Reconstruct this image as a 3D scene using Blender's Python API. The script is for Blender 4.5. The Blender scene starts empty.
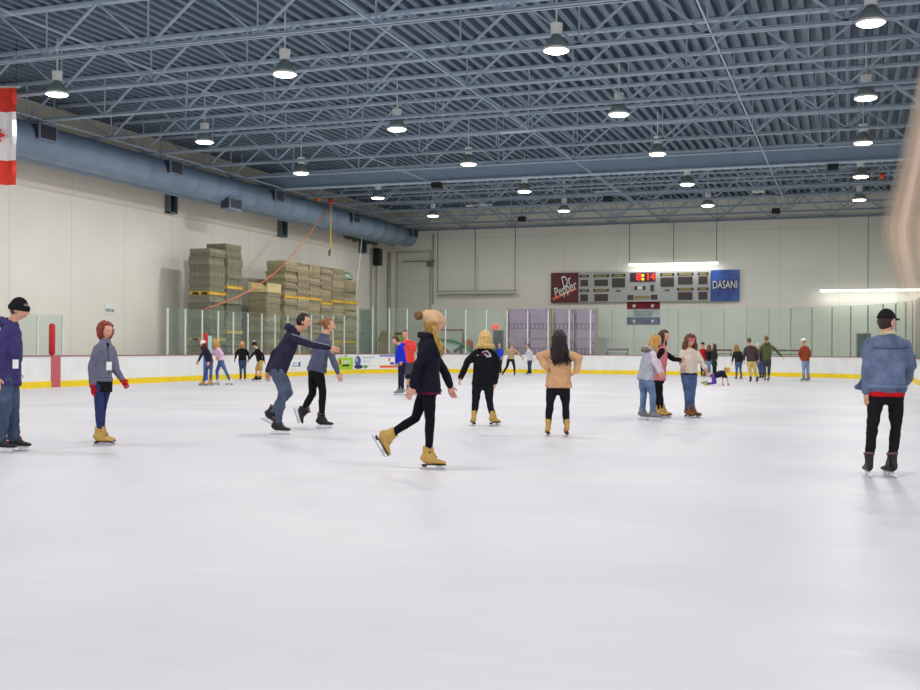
import bpy, bmesh, math, random
from mathutils import Vector, Matrix, noise
R_ = random.Random(7)
col = bpy.context.scene.collection
PI = math.pi
V = Vector

# ------------------------------------------------------------------ camera
F = 1100.0
CAMZ = 1.30
YAW, PITCH, ROLL = math.radians(19.5), 3.5/1100, 0.0055
ROT = (Matrix.Rotation(YAW, 3, 'Z') @ Matrix.Rotation(PI/2 + PITCH, 3, 'X') @ Matrix.Rotation(ROLL, 3, 'Z'))
CAM = V((0, 0, CAMZ))
camd = bpy.data.cameras.new('camera'); cam = bpy.data.objects.new('camera', camd); col.objects.link(cam)
cam.location = CAM; cam.rotation_euler = ROT.to_euler()
camd.sensor_width = 36; camd.lens = 36*F/920; camd.clip_end = 300; camd.clip_start = .05
bpy.context.scene.camera = cam
FWD = V((-math.sin(YAW), math.cos(YAW), 0)); RGT = V((math.cos(YAW), math.sin(YAW), 0)); UP = V((0, 0, 1))

def ray(x, y): return ROT @ V(((x-460)/F, (345-y)/F, -1))
def at_d(x, y, d): return CAM + ray(x, y)*d
def at_Y(x, y, Y): r = ray(x, y); return CAM + r*(Y/r.y)
def at_X(x, y, X): r = ray(x, y); return CAM + r*(X/r.x)
def at_Z(x, y, Z=0): r = ray(x, y); return CAM + r*((Z-CAMZ)/r.z)

# ------------------------------------------------------------------ materials
def lin(c):
    return tuple(((v/255)/12.92 if v/255 <= .04045 else ((v/255+.055)/1.055)**2.4) for v in c) + (1,)
MATS = {}
def mat(name, c, rough=.6, var=.12, scale=6, bump=0.0, metal=0, spec=.4, stretch=None, bscale=None):
    if name in MATS: return MATS[name]
    m = bpy.data.materials.new(name); m.use_nodes = True; nt = m.node_tree; N = nt.nodes; L = nt.links
    p = N['Principled BSDF']
    p.inputs['Roughness'].default_value = rough; p.inputs['Metallic'].default_value = metal
    p.inputs['Specular IOR Level'].default_value = spec
    tc = N.new('ShaderNodeTexCoord'); src = tc.outputs['Object']
    if stretch:
        mp = N.new('ShaderNodeMapping'); mp.inputs['Scale'].default_value = stretch
        L.new(src, mp.inputs[0]); src = mp.outputs[0]
    nz = N.new('ShaderNodeTexNoise'); nz.inputs['Scale'].default_value = scale; nz.inputs['Detail'].default_value = 4
    L.new(src, nz.inputs['Vector'])
    rp = N.new('ShaderNodeValToRGB'); a = lin(c)
    rp.color_ramp.elements[0].position = .3; rp.color_ramp.elements[1].position = .7
    rp.color_ramp.elements[0].color = tuple(max(0, v*(1-var)) for v in a[:3])+(1,)
    rp.color_ramp.elements[1].color = tuple(min(1, v*(1+var)) for v in a[:3])+(1,)
    L.new(nz.outputs['Fac'], rp.inputs[0]); L.new(rp.outputs[0], p.inputs['Base Color'])
    if bump:
        nb = N.new('ShaderNodeTexNoise'); nb.inputs['Scale'].default_value = bscale or scale*6
        L.new(src, nb.inputs['Vector'])
        b = N.new('ShaderNodeBump'); b.inputs['Strength'].default_value = bump; b.inputs['Distance'].default_value = .01
        L.new(nb.outputs['Fac'], b.inputs['Height']); L.new(b.outputs[0], p.inputs['Normal'])
    MATS[name] = m
    return m
def emit(name, c, s):
    if name in MATS: return MATS[name]
    m = bpy.data.materials.new(name); m.use_nodes = True; p = m.node_tree.nodes['Principled BSDF']
    p.inputs['Base Color'].default_value = lin(c); p.inputs['Emission Color'].default_value = lin(c)
    p.inputs['Emission Strength'].default_value = s; MATS[name] = m
    return m
def cloth(c, var=.16): return mat('cloth_%d_%d_%d' % c, c, .9, var, 9, .25, spec=.15, bscale=60)
def denim(c):
    a = sum(c)/3; c = tuple(int(v*.78+a*.22) for v in c)
    return mat('denim_%d_%d_%d' % c, c, .85, .38, 5, .25, spec=.15, bscale=90)

def seam_wall(name, c, axis, off, per, hz, lw=.03, extra=None):
    """painted wall panel with thin recessed joints at a regular spacing"""
    m = bpy.data.materials.new(name); m.use_nodes = True; nt = m.node_tree; N = nt.nodes; L = nt.links
    p = N['Principled BSDF']; p.inputs['Roughness'].default_value = .75; p.inputs['Specular IOR Level'].default_value = .25
    tc = N.new('ShaderNodeTexCoord'); sp = N.new('ShaderNodeSeparateXYZ'); L.new(tc.outputs['Object'], sp.inputs[0])
    def mt(op, a, b=None):
        n = N.new('ShaderNodeMath'); n.operation = op
        for i, q in enumerate((a, b)):
            if q is None: continue
            if isinstance(q, (int, float)): n.inputs[i].default_value = q
            else: L.new(q, n.inputs[i])
        return n.outputs[0]
    ax = sp.outputs['XYZ'.index(axis)]
    fr = mt('FRACT', mt('DIVIDE', mt('SUBTRACT', ax, off - 100*per), per))
    d = mt('LESS_THAN', mt('ABSOLUTE', mt('SUBTRACT', fr, .5)), 0)       # unused base
    l1 = mt('GREATER_THAN', mt('ABSOLUTE', mt('SUBTRACT', fr, .5)), .5 - lw/2/per)
    l2 = mt('LESS_THAN', mt('ABSOLUTE', mt('SUBTRACT', sp.outputs[2], hz)), lw*.6)
    ln = mt('MAXIMUM', l1, l2)
    nz = N.new('ShaderNodeTexNoise'); nz.inputs['Scale'].default_value = .25; nz.inputs['Detail'].default_value = 5
    L.new(tc.outputs['Object'], nz.inputs['Vector'])
    rp = N.new('ShaderNodeValToRGB'); a = lin(c)
    rp.color_ramp.elements[0].position = .3; rp.color_ramp.elements[1].position = .7
    rp.color_ramp.elements[0].color = tuple(v*.93 for v in a[:3])+(1,); rp.color_ramp.elements[1].color = tuple(min(1, v*1.05) for v in a[:3])+(1,)
    L.new(nz.outputs['Fac'], rp.inputs[0])
    mx = N.new('ShaderNodeMix'); mx.data_type = 'RGBA'; mx.inputs[7].default_value = tuple(v*.78 for v in a[:3])+(1,)
    L.new(ln, mx.inputs[0]); L.new(rp.outputs[0], mx.inputs[6]); L.new(mx.outputs[2], p.inputs['Base Color'])
    return m

def glass_mat(name, tint, haze=.06, hazec=(.75, .85, .8)):
    m = bpy.data.materials.new(name); m.use_nodes = True; nt = m.node_tree; N = nt.nodes; L = nt.links
    for n in list(N):
        if n.type == 'BSDF_PRINCIPLED': N.remove(n)
    out = N['Material Output']
    t = N.new('ShaderNodeBsdfTransparent'); t.inputs[0].default_value = tint+(1,)
    g = N.new('ShaderNodeBsdfGlossy'); g.inputs['Roughness'].default_value = .08; g.inputs[0].default_value = (1, 1, 1, 1)
    d = N.new('ShaderNodeBsdfDiffuse'); d.inputs[0].default_value = hazec+(1,)
    nz = N.new('ShaderNodeTexNoise'); nz.inputs['Scale'].default_value = .8
    tc = N.new('ShaderNodeTexCoord'); L.new(tc.outputs['Object'], nz.inputs['Vector'])
    mu = N.new('ShaderNodeMath'); mu.operation = 'MULTIPLY'; mu.inputs[1].default_value = haze*2; L.new(nz.outputs['Fac'], mu.inputs[0])
    m1 = N.new('ShaderNodeMixShader'); L.new(mu.outputs[0], m1.inputs[0]); L.new(t.outputs[0], m1.inputs[1]); L.new(d.outputs[0], m1.inputs[2])
    m2 = N.new('ShaderNodeMixShader'); m2.inputs[0].default_value = .04; L.new(m1.outputs[0], m2.inputs[1]); L.new(g.outputs[0], m2.inputs[2])
    L.new(m2.outputs[0], out.inputs[0])
    return m

# ------------------------------------------------------------------ mesh builder
class MB:
    def __init__(s): s.v = []; s.f = []; s.m = []
    def quad(s, a, b, c, d, mi=0):
        i = len(s.v); s.v += [V(a), V(b), V(c), V(d)]; s.f.append((i, i+1, i+2, i+3)); s.m.append(mi)
    def poly(s, pts, mi=0):
        i = len(s.v); s.v += [V(p) for p in pts]; s.f.append(tuple(range(i, i+len(pts)))); s.m.append(mi)
    def prism(s, pts, ext, mi=0):
        n = len(pts); i = len(s.v); e = V(ext)
        s.v += [V(p) for p in pts] + [V(p)+e for p in pts]
        s.f.append(tuple(range(i+n-1, i-1, -1))); s.f.append(tuple(range(i+n, i+2*n)))
        for k in range(n):
            s.f.append((i+k, i+(k+1) % n, i+n+(k+1) % n, i+n+k))
        s.m += [mi]*(n+2)
    def box(s, c, sz, mi=0, ax=None):
        c = V(c); X, Y, Z = ax or (V((1, 0, 0)), V((0, 1, 0)), V((0, 0, 1)))
        h = [q/2 for q in sz]; i = len(s.v)
        for a in (-1, 1):
            for b in (-1, 1):
                for d in (-1, 1): s.v.append(c + X*(a*h[0]) + Y*(b*h[1]) + Z*(d*h[2]))
        for q in ((0, 1, 3, 2), (4, 6, 7, 5), (0, 4, 5, 1), (2, 3, 7, 6), (0, 2, 6, 4), (1, 5, 7, 3)):
            s.f.append(tuple(i+k for k in q)); s.m.append(mi)
    def bb(s, lo, hi, mi=0):
        lo = V(lo); hi = V(hi); s.box((lo+hi)/2, tuple(abs(q) for q in (hi-lo)), mi)
    def bar(s, p, q, w, h, mi=0, ref=UP):
        p = V(p); q = V(q); t = (q-p); l = t.length; t.normalize()
        if abs(t.dot(ref)) > .99: ref = V((1, 0, 0))
        B = (ref - t*ref.dot(t)).normalized(); A = t.cross(B)
        s.box((p+q)/2, (l, w, h), mi, (t, A, B))
    def sweep(s, pts, secs, ref=V((1, 0, 0)), n=12, mi=0, caps=True):
        base = len(s.v); k = len(pts); pts = [V(p) for p in pts]
        for j, p in enumerate(pts):
            t = pts[min(j+1, k-1)] - pts[max(j-1, 0)]
            t = t.normalized() if t.length > 1e-9 else V((0, 0, 1))
            rf = ref
            if abs(t.dot(rf)) > .97: rf = V((0, 0, 1)) if abs(t.z) < .9 else V((0, 1, 0))
            A = (rf - t*rf.dot(t)).normalized(); B = t.cross(A)
            sc = secs[j]; a, b = (sc, sc) if not isinstance(sc, tuple) else sc
            for q in range(n):
                w = 2*PI*q/n; s.v.append(p + A*(a*math.cos(w)) + B*(b*math.sin(w)))
        for j in range(k-1):
            for q in range(n):
                o = base+j*n; s.f.append((o+q, o+(q+1) % n, o+n+(q+1) % n, o+n+q)); s.m.append(mi)
        if caps:
            s.f.append(tuple(base+q for q in range(n-1, -1, -1))); s.m.append(mi)
            s.f.append(tuple(base+(k-1)*n+q for q in range(n))); s.m.append(mi)
    def tube(s, p, q, r0, r1=None, n=10, mi=0): s.sweep([p, q], [r0, r0 if r1 is None else r1], n=n, mi=mi)
    def ball(s, c, r, ax=None, nu=14, nv=9, mi=0, fn=None):
        c = V(c); X, Y, Z = ax or (V((1, 0, 0)), V((0, 1, 0)), V((0, 0, 1)))
        if not isinstance(r, tuple): r = (r, r, r)
        base = len(s.v)
        for j in range(nv+1):
            th = PI*j/nv
            for i in range(nu):
                ph = 2*PI*i/nu; d = V((math.sin(th)*math.cos(ph), math.sin(th)*math.sin(ph), math.cos(th)))
                p = fn(d) if fn else V((d.x*r[0], d.y*r[1], d.z*r[2]))
                s.v.append(c + X*p.x + Y*p.y + Z*p.z)
        for j in range(nv):
            for i in range(nu):
                a = base+j*nu+i; b = base+j*nu+(i+1) % nu
                s.f.append((a, a+nu, b+nu, b)); s.m.append(mi)
    def add(s, o, mi=None):
        i = len(s.v); s.v += o.v; s.f += [tuple(q+i for q in f) for f in o.f]; s.m += o.m if mi is None else [mi]*len(o.m)
    def mesh(s, name, mats, origin, smooth):
        me = bpy.data.meshes.new(name)
        me.from_pydata([tuple(v-origin) for v in s.v], [], s.f); me.update()
        for m in (mats if isinstance(mats, (list, tuple)) else [mats]): me.materials.append(m)
        me.polygons.foreach_set('material_index', s.m)
        if smooth: me.polygons.foreach_set('use_smooth', [True]*len(me.polygons))
        me.validate(); return me
    def build(s, name, mats, parent=None, smooth=False, origin=None, auto=False):
        """parent: object at a world location without rotation (or a part of one)"""
        if origin is None: origin = worldloc(parent) if parent else V((0, 0, 0))
        me = s.mesh(name, mats, origin, smooth or auto)
        if auto:
            me.set_sharp_from_angle(angle=math.radians(35))
        o = bpy.data.objects.new(name, me); col.objects.link(o)
        if parent: o.parent = parent
        else: o.location = origin
        return o
WL = {}
def worldloc(o):
    l = V((0, 0, 0))
    while o: l = l + o.location; o = o.parent
    return l
def tag(o, label, cat, group=None):
    o['label'] = label; o['category'] = cat
    if group: o['group'] = group
    return o
def thing(name, loc, label, cat, group=None):
    o = bpy.data.objects.new(name, None); col.objects.link(o); o.location = V(loc); o.empty_display_size = .2
    return tag(o, label, cat, group)
def struct(o): o['kind'] = 'structure'; return o

def remesh(mb, vox, smooth=4, amp=0, freq=9, keep=.5):
    me = mb.mesh('t', [], V((0, 0, 0)), True)
    o = bpy.data.objects.new('t', me); col.objects.link(o)
    r = o.modifiers.new('r', 'REMESH'); r.mode = 'VOXEL'; r.voxel_size = vox; r.use_smooth_shade = True
    if smooth:
        sm = o.modifiers.new('s', 'SMOOTH'); sm.iterations = smooth; sm.factor = .5
    ev = o.evaluated_get(bpy.context.evaluated_depsgraph_get())
    m2 = bpy.data.meshes.new_from_object(ev)
    out = MB(); vs = [v.co.copy() for v in m2.vertices]
    if amp:
        ns = [v.normal.copy() for v in m2.vertices]
        for i, p in enumerate(vs):
            q = V((p.x*freq, p.y*freq, p.z*freq*.8))
            a = noise.noise(q) + .5*noise.noise(q*2.3+V((5, 1, 2)))
            vs[i] = p + ns[i]*(a*amp)
    out.v = vs; out.f = [tuple(p.vertices) for p in m2.polygons]; out.m = [0]*len(out.f)
    bpy.data.objects.remove(o); bpy.data.meshes.remove(me); bpy.data.meshes.remove(m2)
    return out

def text_part(name, s, size, m, parent, pos, right, up, align='CENTER', ext=.004, width=None, shear=0):
    cu = bpy.data.curves.new('t', 'FONT'); cu.body = s; cu.size = size; cu.align_x = align; cu.align_y = 'CENTER'; cu.extrude = ext; cu.shear = shear
    o = bpy.data.objects.new('t', cu); col.objects.link(o)
    me = bpy.data.meshes.new_from_object(o.evaluated_get(bpy.context.evaluated_depsgraph_get()))
    bpy.data.objects.remove(o)
    right = V(right).normalized(); up = V(up); up = (up - right*up.dot(right)).normalized(); nrm = right.cross(up)
    xs = [v.co.x for v in me.vertices]; k = 1
    if width: k = width/(max(xs)-min(xs))
    base = V(pos) - worldloc(parent)
    for v in me.vertices: v.co = base + right*(v.co.x*k) + up*v.co.y + nrm*v.co.z
    me.materials.append(m)
    ob = bpy.data.objects.new(name, me); col.objects.link(ob); ob.parent = parent
    return ob

# ------------------------------------------------------------------ setting
WX, WY, RX = -26.8, 63.0, 8.0
DECK, CHORD = 9.8, 8.5
m_wl = seam_wall('painted_wall_left', (236, 233, 222), 'Y', 29.97, 3.14, 6.8)
m_wf = seam_wall('painted_wall_far', (238, 237, 225), 'X', -21.9, 3.05, 8.0, .022)
b = MB(); b.bb((WX-.3, -2, -.1), (WX, WY+.3, DECK+.25)); struct(b.build('wall_left', m_wl))
b = MB(); b.bb((WX, WY, -.1), (RX, WY+.3, DECK+.25)); struct(b.build('wall_far', m_wf))
b = MB(); b.bb((RX, 20, -.1), (RX+.3, WY+.3, DECK+.25)); struct(b.build('wall_right', m_wl))
# ledge at the horizontal joint of the left wall (upper band stands slightly proud)
b = MB(); b.bb((WX, -2, 6.83), (WX+.05, WY, DECK)); struct(b.build('trim_1', seam_wall('painted_wall_upper', (226, 219, 205), 'Y', 29.97, 3.14, 50)))

# ice
m_ice = bpy.data.materials.new('ice'); m_ice.use_nodes = True
nt = m_ice.node_tree; N = nt.nodes; L = nt.links; p = N['Principled BSDF']
tc = N.new('ShaderNodeTexCoord'); sp = N.new('ShaderNodeSeparateXYZ'); L.new(tc.outputs['Object'], sp.inputs[0])
def nmath(op, a, b_=None, c=None):
    n = N.new('ShaderNodeMath'); n.operation = op
    for i, q in enumerate((a, b_, c)):
        if q is None: continue
        if isinstance(q, (int, float)): n.inputs[i].default_value = q
        else: L.new(q, n.inputs[i])
    return n.outputs[0]
n1 = N.new('ShaderNodeTexNoise'); n1.inputs['Scale'].default_value = .35; n1.inputs['Detail'].default_value = 6; L.new(tc.outputs['Object'], n1.inputs['Vector'])
rp = N.new('ShaderNodeValToRGB'); rp.color_ramp.elements[0].position = .3; rp.color_ramp.elements[1].position = .65
rp.color_ramp.elements[0].color = lin((198, 197, 203)); rp.color_ramp.elements[1].color = lin((212, 210, 213)); L.new(n1.outputs['Fac'], rp.inputs[0])
mp = N.new('ShaderNodeMapping'); mp.inputs['Rotation'].default_value = (0, 0, .9); mp.inputs['Scale'].default_value = (.5, 9, 1); L.new(tc.outputs['Object'], mp.inputs[0])
n2 = N.new('ShaderNodeTexNoise'); n2.inputs['Scale'].default_value = 1.2; n2.inputs['Detail'].default_value = 5; L.new(mp.outputs[0], n2.inputs['Vector'])
l1 = nmath('LESS_THAN', nmath('ABSOLUTE', nmath('SUBTRACT', sp.outputs[1], 19.9)), .16)
l2 = nmath('LESS_THAN', nmath('ABSOLUTE', nmath('SUBTRACT', sp.outputs[1], 29.0)), .15)
l3 = nmath('LESS_THAN', nmath('ABSOLUTE', nmath('SUBTRACT', sp.outputs[1], 36.9)), .16)
ln = nmath('MULTIPLY', nmath('MAXIMUM', l1, nmath('MAXIMUM', l2, l3)), .22)
mx = N.new('ShaderNodeMix'); mx.data_type = 'RGBA'; mx.inputs[7].default_value = lin((170, 172, 205)); L.new(ln, mx.inputs[0]); L.new(rp.outputs[0], mx.inputs[6])
L.new(mx.outputs[2], p.inputs['Base Color'])
rr = N.new('ShaderNodeMapRange'); rr.inputs[1].default_value = .3; rr.inputs[2].default_value = .7; rr.inputs[3].default_value = .40; rr.inputs[4].default_value = .55
L.new(n2.outputs['Fac'], rr.inputs[0]); L.new(rr.outputs[0], p.inputs['Roughness'])
bp = N.new('ShaderNodeBump'); bp.inputs['Strength'].default_value = .04; bp.inputs['Distance'].default_value = .02
L.new(n2.outputs['Fac'], bp.inputs['Height']); L.new(bp.outputs[0], p.inputs['Normal'])
p.inputs['Specular IOR Level'].default_value = .25
b = MB(); b.quad((-23.9, -8, 0), (2.8, -8, 0), (2.8, 57.3, 0), (-23.9, 57.3, 0)); struct(b.build('floor', m_ice))
b = MB(); b.quad((WX, -8, -.02), (RX, -8, -.02), (RX, WY, -.02), (WX, WY, -.02)); struct(b.build('floor', mat('concrete', (120, 116, 110), .8, .1, 2)))

# corrugated roof deck
m_deck = mat('roof_deck', (106, 124, 140), .55, .08, 1.5, metal=.1)
b = MB(); x = WX; per = .36
while x < RX:
    z0, z1 = DECK, DECK+.2
    xs = [(x, z0), (x+.15, z0), (x+.17, z1), (x+.34, z1), (x+.36, z0)]
    for (a0, c0), (a1, c1) in zip(xs, xs[1:]): b.quad((a0, -2, c0), (a0, WY, c0), (a1, WY, c1), (a1, -2, c1))
    x += per
b.bb((WX, -2, DECK+.21), (RX, WY, DECK+.25))
struct(b.build('ceiling', m_deck))

# ------------------------------------------------------------------ roof steel
m_steel = mat('blue_grey_steel', (166, 184, 200), .5, .08, 3, spec=.4)
m_girder = mat('girder_paint', (142, 164, 184), .5, .06, 2)
ys = [62.8-3.1*k for k in range(14) if k != 6]
for n_, Y in enumerate(ys):
    t = thing('roof_truss', (WX+.4, Y, CHORD), '', 'truss', 'roof trusses')
    order = 'closest to the far wall' if n_ == 0 else ('next towards the camera, %s from the far wall' % ['', 'second', 'third', 'fourth', 'fifth', 'sixth'][n_] if n_ < 6 else None)
    if n_ == 0: lab = 'blue grey open web roof truss nearest the far wall'
    elif n_ < 6: lab = '%s blue grey roof truss from the far wall, beyond the solid girder' % ['', 'second', 'third', 'fourth', 'fifth', 'sixth'][n_]
    else: lab = '%s blue grey roof truss on the camera side of the solid girder' % ['first', 'second', 'third', 'fourth', 'fifth', 'sixth', 'seventh'][n_-6]
    t['label'] = lab
    x0, x1 = WX+.5, RX-.3
    b = MB(); b.bb((x0, Y-.1, DECK-.09), (x1, Y+.1, DECK-.01)); b.build('top_chord', m_steel, t)
    b = MB(); b.bb((x0+1.3, Y-.11, CHORD), (x1-.5, Y-.02, CHORD+.012)); b.bb((x0+1.3, Y+.02, CHORD), (x1-.5, Y+.11, CHORD+.012))
    b.bb((x0+1.3, Y-.03, CHORD), (x1-.5, Y-.02, CHORD+.09)); b.bb((x0+1.3, Y+.02, CHORD), (x1-.5, Y+.03, CHORD+.09)); b.build('bottom_chord', m_steel, t)
    b = MB(); x = x0+1.3; k = 0
    off = .9*(n_ % 2)
    b.bar((x0, Y, DECK-.05), (x+off, Y, CHORD+.05), .05, .05)
    x += off
    while x + 3.0 < x1-.3:
        b.bar((x, Y, CHORD+.05), (x+1.5, Y, DECK-.05), .06, .05); b.bar((x+1.5, Y, DECK-.05), (x+3.0, Y, CHORD+.05), .06, .05)
        b.bar((x, Y, CHORD+.05), (x, Y, DECK-.05), .035, .035)
        x += 3.0
    b.build('web', m_steel, t)
t = thing('roof_girder', (WX+.4, 44.4, 8.5), 'solid pale blue steel girder spanning the roof between the trusses', 'beam')
b = MB(); b.bb((WX+1.2, 44.35, 8.5), (RX-.2, 44.45, 9.16)); b.build('web', m_girder, t)
b = MB(); b.bb((WX+1.2, 44.2, 8.46), (RX-.2, 44.6, 8.51)); b.bb((WX+1.2, 44.2, 9.16), (RX-.2, 44.6, 9.2)); b.build('flange', m_steel, t)
for k in range(7):
    X = WX+3+k*5
    b = MB(); b.bar((X, 44.4, 9.2), (X, 44.4, DECK-.01), .08, .08); b.build('hanger', m_steel, t)
# bridging rods running along the roof
for X, s in ((-24.3, 'left wall'), (-17.2, 'second row of lamps'), (-10.0, 'scoreboard'), (-3.0, 'rightmost row of lamps')):
    b = MB(); b.bar((X, 16, CHORD+.03), (X, WY, CHORD+.03), .04, .04)
    tag(b.build('bridging_rod', m_steel, None, origin=V((X, 16, CHORD))), 'thin blue steel rod running lengthwise under the roof near the '+s, 'rod', 'roof bridging rods')

# ------------------------------------------------------------------ lamps
m_white = mat('white_paint', (232, 232, 228), .5, .03, 4)
m_lens = emit('lamp_lens', (250, 255, 240), 14)
m_dome = mat('lamp_dome', (126, 140, 138), .35, .05, 5)
m_dark = mat('dark_plastic', (26, 26, 28), .5, .15, 8)
rows = [(-20.75, 'leftmost'), (-13.65, 'second'), (-6.5, 'third'), (.4, 'rightmost')]
cols_ = [(54.2, 'farthest'), (47.0, 'second farthest'), (39.4, 'third from far end'), (32.4, 'fourth from far end'), (25.0, 'fifth from far end')]
for X, rn in rows:
    for Y, cn in cols_:
        z = 8.3
        t = thing('high_bay_light', (X, Y, z), 'round high bay lamp under the roof, %s one in the %s row' % (cn, rn), 'lamp', 'high bay ceiling lamps')
        b = MB(); b.sweep([(X, Y, z+.02), (X, Y, z+.1), (X, Y, z+.22), (X, Y, z+.36)], [.30, .28, .20, .1], n=20); b.build('reflector', m_dome, t, True)
        b = MB(); b.sweep([(X, Y, z-.02), (X, Y, z+.03)], [.31, .31], n=24); b.build('rim', m_white, t)
        b = MB(); b.sweep([(X, Y, z-.05), (X, Y, z-.019)], [.24, .29], n=20); b.build('lens', m_lens, t, True)
        b = MB(); b.sweep([(X, Y, z+.36), (X, Y, z+.62)], [.13, .15], n=14); b.sweep([(X, Y, z+.62), (X, Y, DECK+.22)], [.02, .02], n=6); b.build('ballast_housing', m_white, t)
        ld = bpy.data.lights.new('lamp_glow', 'AREA'); ld.shape = 'DISK'; ld.size = .6; ld.energy = 212; ld.color = (1, .975, .95)
        lo = bpy.data.objects.new('lamp_glow', ld); col.objects.link(lo); lo.parent = t; lo.location = (0, 0, -.08)

# the same rows go on overhead behind the view: their light reaches the near ice
for X, rn in rows:
    for Y in (17.6, 10.2, 2.8):
        ld = bpy.data.lights.new('lamp_glow', 'AREA'); ld.shape = 'DISK'; ld.size = .6; ld.energy = 195; ld.color = (1, .975, .95)
        lo = bpy.data.objects.new('lamp_glow', ld); col.objects.link(lo); lo.location = (X, Y, 8.2)

# small black speakers hung from trusses, unlit strip fittings on the trusses
for (x, y, lab) in ((437, 185, 'small black box hanging under the roof left of centre, beyond the girder'), (608, 199, 'small black box hanging under the roof above the scoreboard'),
                    (522, 219, 'small black box hanging low at the far trusses, above the left end of the scoreboard'), (833, 167, 'small black box hanging under the girder at the right'),
                    (776, 211, 'small black box hanging at the far trusses, right of the scoreboard')):
    c = at_Z(x, y, 8.36); t = thing('ceiling_speaker', c, lab, 'speaker', 'black boxes under the roof')
    b = MB(); b.bb(c-V((.2, .18, .14)), c+V((.2, .18, .12))); b.bb(c-V((.17, .2, .11)), c+V((.17, -.18, .09))); b.build('cabinet', m_dark, t)
    b = MB(); b.bar(c+V((0, 0, .12)), V((c.x, c.y, DECK)), .05, .05); b.build('bracket', m_steel, t)
for (xa, xb, y, lab) in ((500, 537, 131.5, 'unlit white strip fitting under the roof nearest the camera'), (595, 621, 192.5, 'unlit white strip fitting above the scoreboard among the trusses'),
                         (467, 491, 206, 'unlit pale strip fitting among the trusses left of centre'), (752, 764, 192, 'short unlit pale strip fitting among the trusses at the right')):
    a = at_Z(xa, y, 8.75); c = at_Z(xb, y-1, 8.75); c.y = a.y; t = thing('roof_strip_light', (a+c)/2, lab, 'light')
    b = MB(); b.bar(a, c, .22, .09); b.build('housing', m_white, t)
    b = MB()
    for q in (a.lerp(c, .1), a.lerp(c, .9)): b.bar(q+V((0, 0, .04)), V((q.x, q.y, DECK)), .02, .02)
    b.build('hanger', m_steel, t)

# ------------------------------------------------------------------ ducts
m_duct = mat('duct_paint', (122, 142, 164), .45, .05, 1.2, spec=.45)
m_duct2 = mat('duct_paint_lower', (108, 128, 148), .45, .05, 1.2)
t = thing('air_duct', (-25.0, 62, 7.9), 'large round blue grey air duct running along the top of the left wall', 'duct')
cx, cz, rr_ = -25.0, 7.95, .575
b = MB(); n = 32; yy, rd = [], []
for k in range(38):
    y = 2+1.55*k; yy += [y, y+.01, y+.06, y+.07]; rd += [rr_, rr_+.006, rr_+.006, rr_]
b.sweep([(cx, y, cz) for y in yy+[60.9, 61.2]], rd+[rr_, rr_-.03], n=n); b.build('duct_tube', m_duct, t, auto=True)
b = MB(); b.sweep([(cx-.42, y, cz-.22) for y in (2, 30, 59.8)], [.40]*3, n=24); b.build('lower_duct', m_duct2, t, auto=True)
m_grille = mat('duct_grille', (52, 56, 66), .6, .1, 10)
for (x, y) in ((43, 133), (172, 168), (276, 196), (353, 218), (412, 233)):
    c = at_X(x, y, cx+.5); c = V((cx+.52, min(c.y, 61.0), c.z))
    b = MB(); b.bb((c.x-.3, c.y-.42, c.z-.27), (c.x+.2, c.y+.42, c.z+.27)); o = b.build('vent_box', m_duct, t)
    b = MB(); b.bb((c.x-.26, c.y-.43, c.z-.22), (c.x+.16, c.y-.42, c.z+.22)); b.bb((c.x+.2, c.y-.36, c.z-.22), (c.x+.21, c.y+.36, c.z+.22)); b.build('grille', m_grille, o)
for (x, y) in ((231, 203),):
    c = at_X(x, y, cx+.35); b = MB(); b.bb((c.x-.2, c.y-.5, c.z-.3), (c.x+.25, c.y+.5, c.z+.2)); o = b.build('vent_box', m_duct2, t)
    b = MB(); b.bb((c.x-.16, c.y-.51, c.z-.26), (c.x+.21, c.y-.5, c.z+.16)); b.bb((c.x+.25, c.y-.44, c.z-.24), (c.x+.26, c.y+.44, c.z+.14)); b.build('grille', m_grille, o)
for y in range(6, 62, 6): b = MB(); b.bar((cx, y, cz+.55), (cx, y, DECK-.02), .03, .03); b.build('hanger', m_steel, t)

# dark louvres high on the left wall
for (x, ya, yb, w, lab) in ((169, 191, 214.5, 8, 'dark narrow upright louvre high on the left wall, nearest the camera'), (280.5, 218, 237.5, 6, 'dark narrow upright louvre on the left wall above the deck panel stacks'), (361, 240, 253.5, 4.5, 'dark narrow upright louvre on the left wall near the end of the duct')):
    a = at_X(x-w/2, ya, WX+.06); c = at_X(x+w/2, yb, WX+.06); mid = (a+c)/2
    t = thing('wall_louvre', (WX+.05, mid.y, c.z), lab, 'louvre', 'wall louvres')
    b = MB(); y0, y1 = a.y, c.y; b.bb((WX+.05, y0, c.z), (WX+.3, y0+.06, a.z)); b.bb((WX+.05, y1-.06, c.z), (WX+.3, y1, a.z)); b.bb((WX+.05, y0, a.z-.05), (WX+.3, y1, a.z)); b.bb((WX+.05, y0, c.z), (WX+.3, y1, c.z+.05))
    b.build('frame', mat('louvre_frame', (96, 112, 112), .6), t)
    b = MB(); b.bb((WX+.05, y0+.06, c.z+.05), (WX+.1, y1-.06, a.z-.05))
    k = c.z+.1
    while k < a.z-.1: b.bb((WX+.1, y0+.06, k), (WX+.22, y1-.06, k+.03)); k += .1
    b.build('slats', mat('louvre_slats', (30, 38, 42), .6), t)

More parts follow.
